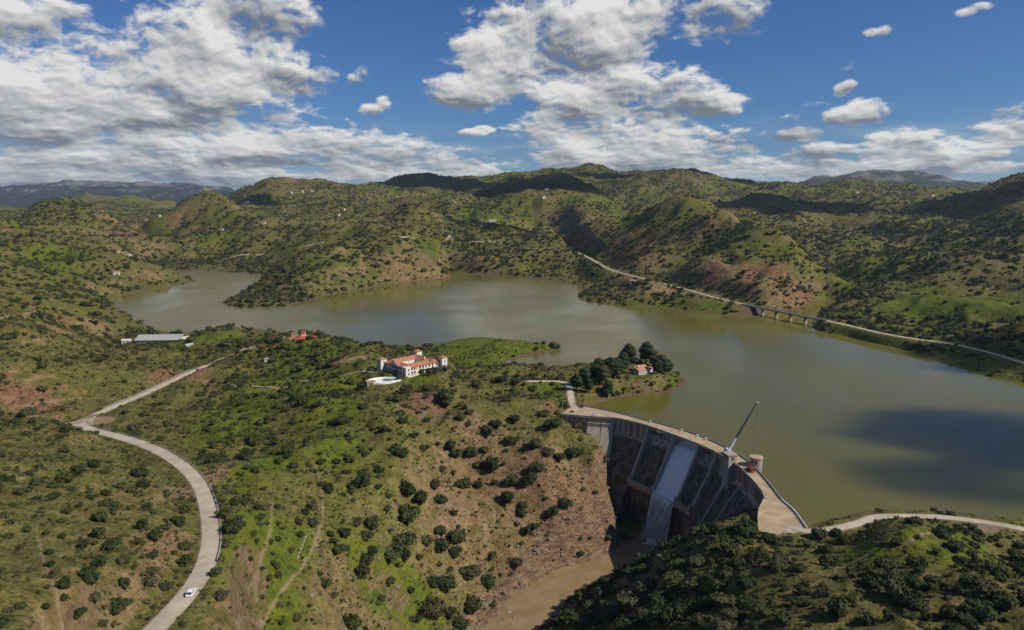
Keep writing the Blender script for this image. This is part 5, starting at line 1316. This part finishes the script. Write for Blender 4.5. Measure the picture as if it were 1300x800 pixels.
# ------------------------------------------------------------------ where plants may stand
def info(x, y):
    return _bil(GDL, x, y), _bil(GDR, x, y), _bil(GRD, x, y), _bil(green, x, y), _bil(np.clip(dirt, 0, 1), x, y), _bil(GSL, x, y), _bil(bare, x, y)
def project(x, y, z):
    dz = z-CAM_Z; ax = y*CT-dz*ST; yu = y*ST+dz*CT
    return 650+FPX*x/ax, 400-FPX*yu/ax, ax
BPADS = [(p[0], p[1], p[2]*(0.55 if p[2] > 20 else .8)) for p in PADS]
HCc = Pz(516, 477.5, 22.0); _hr = R(45)
def ok_spot(x, y, m=2.0):
    dl, dr, rd, gr, di, sl, ba = info(x, y)
    k = (dl > 2.5) & (dr > 3) & (rd > m) & (di < .5)
    for (px, py, r) in BPADS: k &= np.hypot(x-px, y-py) > r+m*.5
    lx = (x-HCc[0])*math.cos(_hr)+(y-HCc[1])*math.sin(_hr); ly = -(x-HCc[0])*math.sin(_hr)+(y-HCc[1])*math.cos(_hr)
    k &= ~((lx > -5) & (lx < 48) & (ly > -6) & (ly < 38))
    d, par, s = pl_dist(x, y, E_DN); o = np.where(s < 0, d, -d); f = par/(len(E_DN)-1)
    k &= ~((f > 0.004) & (f < .996) & (o > -16) & (o < 0)); k &= ~((f > 0.25) & (f < .85) & (o >= 0) & (o < 36))
    k &= ~inside(x, y, [tuple(q) for q in plz])
    k &= np.hypot(x-base_b[0], y-base_b[1]) > base_b[2]
    return k
base_b = (br.location.x, br.location.y, bl*.5-6)
def thin(x, y, r, extra=None):
    """greedy minimum spacing, larger first"""
    o = np.argsort(-r); keep = []; cell = {}; g = 6.0
    for i in o:
        cx, cy = int(x[i]//g), int(y[i]//g); bad = False
        for a in (-1, 0, 1):
            for b in (-1, 0, 1):
                for j in cell.get((cx+a, cy+b), ()):
                    if (x[i]-x[j])**2+(y[i]-y[j])**2 < (0.62*(r[i]+r[j]))**2: bad = True; break
                if bad: break
            if bad: break
        if not bad: cell.setdefault((cx, cy), []).append(i); keep.append(i)
    return np.array(keep, int)

# photographed shrubs: (u, v of the crown centre, radius in photo pixels)
SH = []
for s, ox, oy, q in (("150,333,26 293,352,26 337,380,24 380,338,20 398,381,20 300,437,32 280,515,34 272,237,17 343,221,18 312,180,15 430,215,18 448,238,16 497,240,20 462,123,16 492,105,14 487,140,13 550,168,19 572,145,18 636,128,20 622,193,19 700,207,23 740,230,18 775,243,21 823,238,24 757,142,25 726,108,20 565,275,25 470,330,26 625,325,27 680,318,25 705,282,22 612,383,25 660,400,21 655,425,17 757,425,20 790,390,18 668,490,17 440,430,12 355,510,22 402,525,28 447,510,28 178,460,24 135,455,18 97,490,20 160,495,22 180,545,25 243,563,28 290,560,20 78,545,19 150,615,30 235,645,19 303,670,15 375,640,26 415,655,28 490,610,35 545,645,24 375,735,40 500,715,30 30,650,17 120,780,34 415,60,26 290,40,18 355,30,20 510,20,16 590,5,18 690,30,18 640,10,15 570,330,12 403,287,12 440,298,10 390,207,11 535,228,12 85,130,24 280,135,16 240,480,12 60,690,15 210,700,14 430,740,22 460,775,24 330,760,18 260,590,12 700,470,13 730,380,10 640,460,11 520,340,12 600,270,9 420,80,16 360,170,10 220,160,14 60,40,20 150,20,18", 400, 480, 2.5),
                    ("50,450,12 90,462,11 135,432,11 135,460,13 110,490,8 172,495,14 68,543,12 152,520,12 205,480,9 212,585,15 255,512,17 270,477,14 305,432,14 348,403,15 365,425,20 255,553,14 285,580,20 125,600,12 130,632,12 138,655,14 163,684,16 252,630,15 232,674,20 318,622,18 317,683,18 236,716,16 298,735,24 200,757,17 52,735,15 5,780,16 360,532,18 352,575,12 388,610,14 385,650,17 380,680,17 395,560,17 470,490,18 455,527,16 465,583,18 470,625,18 440,600,12 420,690,12 270,450,12 240,378,16 265,395,14 365,400,16 200,395,17 160,560,10 180,620,9 115,550,9 75,650,8 265,590,10 115,740,10 20,560,10 30,480,9 180,440,9 230,440,9 90,510,8 290,500,8 330,490,9 420,520,9 340,640,9 150,720,9 260,780,14 120,690,8 40,600,9 10,500,8", 0, 400, 2.0),
                    ("155,85,26 190,120,18 265,120,20 300,150,20 260,215,22 220,235,22 230,310,20 230,370,26 260,400,28 160,405,22 210,465,24 265,445,28 165,585,20 405,195,24 400,120,28 345,290,24 130,235,24 85,345,20 130,20,30 265,15,24 440,45,28 480,120,26 20,80,24 380,720,24 290,750,24 60,450,16 420,340,14 330,630,15 430,530,18 470,640,20 480,730,20", 300, 640, 5.0),
                    ("785,190,30 800,325,34 510,215,20 430,190,22 365,250,28 260,295,38 200,330,32 450,300,26 520,340,28 560,300,26 600,170,24 640,200,22 480,250,26 400,310,34 340,340,36 300,260,30 380,200,26 560,110,26 470,140,26 520,160,22 620,130,18 700,210,16 960,280,32 930,200,22 900,250,24 1000,300,30 1060,250,20 1150,240,26 1200,270,34 1250,300,38 1180,320,36 1100,330,24 1020,220,18 1130,190,20 1280,180,26 1240,220,24 840,290,16 880,350,18 760,270,14 700,300,20 660,340,24 600,330,22 240,350,24 140,350,22 90,345,24 180,270,22 150,310,22 1040,340,20 940,340,20 820,140,16 880,170,18 960,140,18 1080,120,18 1010,85,16 1180,130,16 1220,90,18 560,250,24 430,350,26 330,300,24 420,250,24 500,300,26", 680, 620, 2.097)):
    for t in s.split():
        a, b, r = map(float, t.split(',')); SH.append((ox+a/q, oy+b/q, r/q))
SH = np.array(SH)
hp = hit(SH[:, 0], SH[:, 1]+SH[:, 2]*0.55)
sr = SH[:, 2]*hp[:, 1]/FPX*1.10*1.05
okk = ~np.isnan(hp[:, 0]); hp = hp[okk]; sr = np.clip(sr[okk], 0.7, 7.5)
m_ = ok_spot(hp[:, 0], hp[:, 1], 1.2) & (hp[:, 1] < 720); hp = hp[m_]; sr = sr[m_]
# more plants of the same kinds between them
def wedge(n, d0, d1, seed, k=.80):
    rg = np.random.default_rng(seed); y = np.sqrt(rg.uniform(d0*d0, d1*d1, n)); x = rg.uniform(-1, 1, n)*k*(y+40); return x, y
def dens_near(x, y):
    z = grid_h(x, y); u, v, _ = project(x, y, z); dl, dr, rd, gr, di, sl, ba = info(x, y)
    d = 0.30+0.55*fbm(x, y, 60, 3, 91)
    def bx(u0, u1, v0, v1, s=14): return sstep(u, u0-s, u0+s)*(1-sstep(u, u1-s, u1+s))*sstep(v, v0-s, v0+s)*(1-sstep(v, v1-s, v1+s))
    d = d + 1.3*bx(690, 960, 668, 800, 10)*(1-sstep(v-(690+(960-u)*.05), 200, 300)) + .7*bx(1150, 1300, 720, 800) + .40*bx(960, 1300, 670, 800)
    d = d + .55*bx(285, 440, 425, 480, 8) + .25*bx(260, 480, 480, 620) + .35*bx(-50, 130, 525, 552, 6) + .5*bx(560, 720, 468, 490, 6) + .3*bx(560,690,452,470,5)
    d = d - .22*bx(0, 240, 560, 800) - .10*bx(440, 780, 520, 700) + .25*bx(440, 620, 690, 800) - .1*gr + .5*bx(275, 318, 600, 800, 8)
    d = d + .55*bx(725, 870, 485, 505, 6) - 1.3*bx(565, 712, 426, 462, 5) - .6*bx(470,560,478,500,5)
    return d
cx, cy_ = wedge(24000, 120, 760, 5)
p_ = dens_near(cx, cy_); keep = (np.random.default_rng(8).uniform(0, 1, len(cx)) < np.clip(p_*.55, 0.01, 1)) & ok_spot(cx, cy_, 1.8)
cx, cy_ = cx[keep], cy_[keep]
rr_ = np.random.default_rng(9).lognormal(.42, .42, len(cx)); rr_ = np.clip(rr_*1.12, .7, 4.3)
ax_ = np.r_[hp[:, 0], cx]; ay_ = np.r_[hp[:, 1], cy_]; ar_ = np.r_[sr+50, rr_]
kk = thin(ax_, ay_, np.where(ar_ > 50, ar_-50, ar_)+np.where(ar_ > 50, 20, 0)) if False else None
# keep photographed ones first, then fill
o1 = np.arange(len(hp)); tree = list(o1); cell = {}; g_ = 9.0
AX, AY, AR = list(hp[:, 0]), list(hp[:, 1]), list(sr)
for i in range(len(AX)): cell.setdefault((int(AX[i]//g_), int(AY[i]//g_)), []).append(i)
for i in np.argsort(-rr_):
    a, b = int(cx[i]//g_), int(cy_[i]//g_)
    if any((cx[i]-AX[j])**2+(cy_[i]-AY[j])**2 < (.70*(rr_[i]+AR[j]))**2 for da in (-1, 0, 1) for db in (-1, 0, 1) for j in cell.get((a+da, b+db), ())): continue
    cell.setdefault((a, b), []).append(len(AX)); AX.append(cx[i]); AY.append(cy_[i]); AR.append(rr_[i])
AX, AY, AR = map(np.array, (AX, AY, AR)); AZ = grid_h(AX, AY)
U, V2, AXD = project(AX, AY, AZ+AR*.6); app = AR*FPX/AXD
# hidden behind the ground? test the sight line
def seen(x, y, z):
    vis = np.ones(len(x), bool)
    for t in np.linspace(.25, .97, 36):
        vis &= (CAM_Z+(z-CAM_Z)*t) > grid_h(x*t, y*t)-.5
    return vis
vis = seen(AX, AY, AZ+AR*.9) & (U > -10) & (U < 1310) & (V2 < 812)
score = np.where(vis, app, 0); score[:len(hp)] *= 1.6
top = np.argsort(-score)[:285]; ind = np.zeros(len(AX), bool); ind[top] = True
rgv = np.random.default_rng(12)
REG = [('left', lambda u, v: (u < 272) & (v > 545), 'dark round evergreen shrub on the dry hill left of the winding road', 'shrubs on the dry left hill'),
       ('gully', lambda u, v: (u < 440) & (v > 545), 'olive green shrub in the grassy gully right of the winding road', 'shrubs in the grassy gully'),
       ('right', lambda u, v: (u > 690) & (v > 655), 'dark bushy shrub on the shaded hill in front of the dam', 'shrubs on the shaded right hill'),
       ('orchard', lambda u, v: (v <= 545) & (u < 470), 'dark tree in the green orchard between road and villa', 'trees of the orchard'),
       ('brow', lambda u, v: (v <= 500), 'dark shrub along the brow of the slope near the villa and dam', 'shrubs along the brow'),
       ('slope', lambda u, v: u > -1e9, 'dark round shrub on the brown slope above the muddy river', 'shrubs on the brown slope')]
ORD = ['first','second','third','fourth','fifth','sixth','seventh','eighth','ninth','tenth','eleventh','twelfth']
WHERE = {'left': 'dry hill left of road', 'gully': 'grassy gully right of road', 'right': 'shaded hill before the dam', 'orchard': 'green orchard below the villa', 'brow': 'brow between villa and dam', 'slope': 'brown slope above the river'}
cells = {}
for i in top:
    for nm, fn, lab, grp in REG:
        if fn(U[i], V2[i]): break
    cells.setdefault(nm, []).append((i, grp))
for nm, lst in cells.items():
    lst.sort(key=lambda q: V2[q[0]]); nb = max(1, math.ceil(len(lst)/10))
    for b in range(nb):
        row = sorted(lst[b*10:(b+1)*10], key=lambda q: U[q[0]])
        for r_i, (i, grp) in enumerate(row):
            k = int(rgv.integers(len(NEAR)))
            if nm in ('gully', 'orchard') and k % 3: k = 0 if rgv.uniform() < .5 else k
            tr = nm == 'orchard'
            o = bpy.data.objects.new('orchard_tree' if tr else 'shrub', NEAR[k]); COL.objects.link(o)
            o.location = (AX[i], AY[i], AZ[i]-.12*AR[i]); s = AR[i]*1.06; o.scale = (s*rgv.uniform(.75, 1.3), s*rgv.uniform(.75, 1.3), s*rgv.uniform(.75, 1.35)); o.rotation_euler = (rgv.uniform(-.12, .12), rgv.uniform(-.12, .12), rgv.uniform(0, 6.28))
            sz = 'large' if app[i] > 9 else 'small' if app[i] < 5 else 'middling'
            lab = f"{sz} dark {'tree' if tr else 'shrub'}, {ORD[r_i]} from left, {ORD[b]} band down, {WHERE[nm]}"
            props(o, lab, 'tree' if tr else 'shrub', grp)

# ------------------------------------------------------------------ stuff: everything past the nearest ones
def scatter(name, pts, sc, protos, seed):
    n = len(pts); rg = np.random.default_rng(seed)
    me = bpy.data.meshes.new(name); me.vertices.add(n); me.vertices.foreach_set('co', np.ascontiguousarray(pts, dtype=np.float32).ravel())
    a = me.attributes.new('pscale', 'FLOAT_VECTOR', 'POINT'); s3 = np.stack([sc*rg.uniform(.88, 1.15, n), sc*rg.uniform(.88, 1.15, n), sc*rg.uniform(.85, 1.2, n)], 1); a.data.foreach_set('vector', s3.astype(np.float32).ravel())
    a = me.attributes.new('prot', 'FLOAT_VECTOR', 'POINT'); a.data.foreach_set('vector', np.stack([rg.uniform(-.08, .08, n), rg.uniform(-.08, .08, n), rg.uniform(0, 6.283, n)], 1).astype(np.float32).ravel())
    a = me.attributes.new('pidx', 'INT', 'POINT'); a.data.foreach_set('value', rg.integers(0, len(protos), n).astype(np.int32))
    o = bpy.data.objects.new(name, me); COL.objects.link(o); o['kind'] = 'stuff'
    pc = bpy.data.collections.new(name+'_forms')
    for m in protos: pc.objects.link(bpy.data.objects.new(m.name, m))
    ng = bpy.data.node_groups.new(name, 'GeometryNodeTree')
    ng.interface.new_socket('Geometry', in_out='INPUT', socket_type='NodeSocketGeometry'); ng.interface.new_socket('Geometry', in_out='OUTPUT', socket_type='NodeSocketGeometry')
    gi = ng.nodes.new('NodeGroupInput'); go = ng.nodes.new('NodeGroupOutput'); ip = ng.nodes.new('GeometryNodeInstanceOnPoints'); ci = ng.nodes.new('GeometryNodeCollectionInfo')
    ci.inputs['Collection'].default_value = pc; ci.inputs['Separate Children'].default_value = True; ci.inputs['Reset Children'].default_value = True
    def at(nm, ty):
        x = ng.nodes.new('GeometryNodeInputNamedAttribute'); x.data_type = ty; x.inputs['Name'].default_value = nm; return x.outputs['Attribute']
    ng.links.new(gi.outputs[0], ip.inputs['Points']); ng.links.new(ci.outputs[0], ip.inputs['Instance']); ip.inputs['Pick Instance'].default_value = True
    ng.links.new(at('pidx', 'INT'), ip.inputs['Instance Index']); ng.links.new(at('pscale', 'FLOAT_VECTOR'), ip.inputs['Scale'])
    e2r = ng.nodes.new('FunctionNodeEulerToRotation'); ng.links.new(at('prot', 'FLOAT_VECTOR'), e2r.inputs[0]); ng.links.new(e2r.outputs[0], ip.inputs['Rotation'])
    ng.links.new(ip.outputs[0], go.inputs[0])
    md = o.modifiers.new('scatter', 'NODES'); md.node_group = ng
    return o
rest = ~ind
fx, fy = wedge(330000, 720, 4700, 15, .84)
dl, dr, rd, gr, di, sl, ba = info(fx, fy)
fz = grid_h(fx, fy); fu, fv, _ = project(fx, fy, fz)
def soft(a, u0, u1, v0, v1, s=10): return sstep(fu, u0-s, u0+s)*(1-sstep(fu, u1-s, u1+s))*sstep(fv, v0-s, v0+s)*(1-sstep(fv, v1-s, v1+s))
fd = .48+.75*fbm(fx, fy, 240, 4, 33)+.35*fbm(fx, fy, 70, 3, 34)-.55*np.clip(gr-.35, 0, 1)+.12*sl+.75*np.clip(_bil(GCONC, fx, fy), -.2, .8)
fd += .55*soft(0, 1010, 1190, 290, 375, 14)+.5*soft(0, 1030, 1300, 405, 480, 8)+.35*soft(0, 1120, 1300, 265, 330)+.35*soft(0, 640, 780, 290, 350)+.4*soft(0, 290, 420, 340, 392, 6)+.4*soft(0, 560, 640, 300, 345, 6)
fd -= .45*soft(0, 1130, 1300, 360, 420, 10)
fok = (np.random.default_rng(16).uniform(0, 1, len(fx)) < np.clip(fd, .03, .95)) & (dl > 3) & (rd > np.where((fy < 1150) & (dl > 26), 11, 5)) & (fz > .4) & (np.hypot(fx-base_b[0], fy-base_b[1]) > 25)
fx, fy = fx[fok], fy[fok]; fr = np.clip(np.random.default_rng(17).lognormal(.92, .44, len(fx)), 1.2, 6.2)
vs_ = seen(fx, fy, grid_h(fx, fy)+fr*1.5); fx, fy, fr = fx[vs_], fy[vs_], fr[vs_]
px_ = np.r_[AX[rest], fx]; py_ = np.r_[AY[rest], fy]; prr = np.r_[AR[rest], fr]
scatter('hillside_scrub', np.stack([px_, py_, grid_h(px_, py_)-.15*prr], 1), prr*1.05, MID, 31)
lx, ly = wedge(190000, 130, 760, 45)
lo = ok_spot(lx, ly, .8) & (np.random.default_rng(46).uniform(0, 1, len(lx)) < np.clip(.30+.7*fbm(lx, ly, 35, 3, 47), .05, .9))
lx, ly = lx[lo], ly[lo]; lr = np.clip(np.random.default_rng(48).lognormal(-.62, .5, len(lx)), .22, 1.6)
scatter('low_scrub', np.stack([lx, ly, grid_h(lx, ly)-.05], 1), lr, LOW, 49)

# ------------------------------------------------------------------ pines on the peninsula
def pine_crown(seed, H):
    rg = np.random.default_rng(seed); L_ = []
    for k in range(14):
        t = (k+.5)/14; z = H*(.26+.64*t); w = math.sin(math.pi*min(1, .18+.80*t))**.7; r = H*.150*(.55+.55*w)*rg.uniform(.8, 1.15); a = k*2.4; off = H*.15*w*rg.uniform(.5, 1.1)
        if t > .9: off *= .3
        L_.append((off*math.cos(a), off*math.sin(a), z, r, r*.9))
    return crown_mesh('crown', L_, 1500, H*.017, ('pine',), 2, seed, None, .84, .2)
def pine_trunk(H):
    mb = MB(); rs = [(0, H*.026), (.35, H*.020), (.7, H*.012), (.93, H*.004)]; v = []; n = 8
    for t, r in rs: v += [(r*math.cos(2*math.pi*i/n)+.01*H*math.sin(t*5), r*math.sin(2*math.pi*i/n), H*t-.3) for i in range(n)]
    mb.add(v, [(k*n+i, k*n+(i+1) % n, (k+1)*n+(i+1) % n, (k+1)*n+i) for k in range(3) for i in range(n)])
    for k in range(7):
        t = .25+.09*k; a = k*2.4; mb.bar((0, 0, H*t), (H*.13*(1-t)*math.cos(a)*1.3, H*.13*(1-t)*math.sin(a)*1.3, H*(t+.07)), H*.008)
    return mb.mesh('trunk')
PC = [pine_crown(s, 16.0) for s in (3, 5, 9)]; PT = pine_trunk(16.0); PT.materials.append(MAT['bark'])
pines = [(732,490,14,'front pine nearest the lane at the left end of the row'),(741,486,16,'pine second from the lane in the peninsula row'),(748,492,13,'low pine in front of the left end of the row'),(756,484,17,'tall pine left of the middle of the peninsula row'),(765,486,18,'dense pine in the middle of the peninsula row'),(775,481,19,'pine right of the middle of the peninsula row'),(783,480,19,'pine beside the left wall of the peninsula house'),(772,490,15,'pine standing forward of the middle of the row'),
         (790,475,20,'pine at the right end of the row next to the house'),(798,468,22,'tall lone pine behind the left of the peninsula house'),(820,466,22,'tall pine behind the right roof of the peninsula house'),(830,468,18,'pine between the two tallest right of the house'),(840,472,19,'broad pine right of the peninsula house'),(847,470,16,'outermost pine towards the tip of the peninsula'),(834,476,15,'low dark pine in front at the right of the house'),(760,478,17,'pine behind the left part of the row')]
h_ = np.array([Pz(u, v, 11.0) for u, v, *_ in pines])
for (u, v, H, lab), p in zip(pines, h_):
    z = grid_h(np.array([p[0]]), np.array([p[1]]))[0]
    c = empty('pine_tree', (p[0], p[1], max(z, .5)-.2), random.uniform(0, 6.28), label=lab, cat='tree', group='pines on the peninsula')
    c.scale = (H/16*random.uniform(1.15, 1.4),)*2+(H/16,)
    link('crown', PC[random.randrange(3)], None, c); link('trunk', PT, None, c)
# trees by the villa
for u, v, H, lab in ((545,477,8,'dark tree before the right half of the lit villa front'),(552,474,8,'dark tree beside the right tower of the villa'),(521,484,6,'bushy tree at the near corner of the villa'),(507,481,6,'palm like tree between villa and pool'),(535,474,5,'small tree in front of the villa porch')):
    p = Pz(u, v, 22.0); o = bpy.data.objects.new('garden_tree', NEAR[random.choice((0, 3))]); COL.objects.link(o); o.location = (p[0], p[1], grid_h(p[:1], p[1:2])[0]-.1); o.scale = (H*.42, H*.42, H*.72); o.rotation_euler = (0, 0, random.uniform(0, 6)); props(o, lab, 'tree', 'garden trees round the villa')

# ------------------------------------------------------------------ rocks
def rock_mesh(seed):
    bm = bmesh.new(); bmesh.ops.create_icosphere(bm, subdivisions=1, radius=1); rg = np.random.default_rng(seed)
    for v in bm.verts: v.co *= rg.uniform(.62, 1.1); v.co.z *= .62
    me = bpy.data.meshes.new('rock'); bm.to_mesh(me); bm.free(); me.materials.append(MAT['rock_brown' if seed % 2 else 'rock_grey']); return me
RK = [rock_mesh(s) for s in range(4)]
rx, ry = wedge(60000, 250, 520, 61, .35); dr_ = _bil(GDR, rx, ry); sl_ = _bil(GSL, rx, ry); rg = np.random.default_rng(62)
rka = _bil(np.clip(_rk, 0, 1), rx, ry)
m = ((rka > .25) & (rg.uniform(0, 1, len(rx)) < rka*.3)) | ((dr_ > -1.2) & (dr_ < 20) & (rg.uniform(0, 1, len(rx)) < np.clip(.9-dr_/22, .05, 1)*.35)) | ((sl_ > .9) & (dr_ < 60) & (rg.uniform(0, 1, len(rx)) < .10))
d, par, s = pl_dist(rx, ry, E_DN); m &= ~((s > 0) | (d < 20))
rx, ry = rx[m], ry[m]; rs_ = np.clip(np.random.default_rng(63).lognormal(-.55, .55, len(rx)), .2, 2.4)
scatter('river_rocks', np.stack([rx, ry, grid_h(rx, ry)], 1), rs_, RK, 64)
# grey boulders in the river
BL = ['biggest','right of the biggest','left of the biggest','rightmost low','bottom left','bottom middle','upper right','topmost']
for i, (u, v, r) in enumerate(((646,778,1.7),(652,784,1.3),(640,786,1.5),(659,788,1.0),(634,792,1.6),(650,793,1.2),(664,781,.9),(641,771,1.0))):
    p = Pz(u, v, RIVER_Z); o = bpy.data.objects.new('boulder', RK[(i*2) % 4]); COL.objects.link(o); o.location = (p[0], p[1], RIVER_Z+.1); o.scale = (r, r*.8, r*.7); o.rotation_euler = (.2, .1, i*1.3)
    props(o, BL[i]+' grey boulder of the cluster lying in the muddy river', 'boulder', 'grey boulders in the river')

# ------------------------------------------------------------------ drifting cumulus above the frame, casting the cloud shadows
def cloud(u, v, z0, rx_, ry_, seed, alt=1500):
    p = Pz(u, v, 0) if z0 is None else Pd(u, v, z0)
    t = (alt-p[2])/SUN.z; c = Vector(p)+SUN*t
    bm = bmesh.new(); bmesh.ops.create_icosphere(bm, subdivisions=5, radius=1)
    V_ = np.array([q.co[:] for q in bm.verts])
    n = 1+.55*gnoise(V_[:, 0]*1.3+seed*5, V_[:, 1]*1.3+V_[:, 2], seed)+.30*gnoise(V_[:, 0]*3+seed, V_[:, 1]*3-V_[:, 2]*2, seed+1)+.14*gnoise(V_[:, 0]*7, V_[:, 1]*7+V_[:, 2]*5, seed+2)
    for q, k in zip(bm.verts, n): q.co = q.co*float(k); q.co.z = max(q.co.z, -.28)
    me = bpy.data.meshes.new('cloud'); bm.to_mesh(me); bm.free(); me.materials.append(MAT['cloud'])
    o = link('cloud', me); o.location = c; o.scale = (rx_, ry_, min(rx_, ry_)*.55); o.rotation_euler = (0, 0, -.2); o['kind'] = 'structure'
cm = bpy.data.materials.new('cloud_vapour'); cm.use_nodes = True; nt = cm.node_tree; nt.nodes.clear(); MAT['cloud'] = cm
o_ = nt.nodes.new('ShaderNodeOutputMaterial'); v_ = nt.nodes.new('ShaderNodeVolumePrincipled'); v_.inputs['Color'].default_value = (.99, .99, .99, 1); v_.inputs['Density'].default_value = .035; v_.inputs['Anisotropy'].default_value = .3
nt.links.new(v_.outputs[0], o_.inputs['Volume'])
for a in ((1300,560,None,105,62,1),(1235,608,None,62,40,9),(560,242,4200,420,170,10,1900),(850,238,4250,600,190,11,1900),(320,262,3300,160,100,12,1900),(1330,465,None,120,70,2),(690,245,3000,330,160,3),(685,284,2100,290,140,4),(965,257,2600,340,170,5),(1285,245,2300,230,130,6),(480,243,4100,260,160,7),(800,750,280,0,0,8)):
    if a[3] > 0: cloud(*a)
# ------------------------------------------------------------------ the air
def build_haze():
    t = bpy.data.materials.new('thin_air'); t.use_nodes = True; nt = t.node_tree; nt.nodes.clear()
    o = nt.nodes.new('ShaderNodeOutputMaterial'); v = nt.nodes.new('ShaderNodeVolumePrincipled')
    v.inputs['Color'].default_value = (0.60, 0.76, 1.0, 1); v.inputs['Density'].default_value = 2.3e-5; v.inputs['Anisotropy'].default_value = 0.2
    nt.links.new(v.outputs[0], o.inputs['Volume'])
    zt = max(float(GZ.max())+12, CAM_Z+40); b = MB().prism([(-17500, 30-120), (17500, 30-120), (17500, 18000), (-17500, 18000)], float(GZ.min())-1, zt)
    h = b.build('haze', t); h['kind'] = 'stuff'; return h
build_haze()
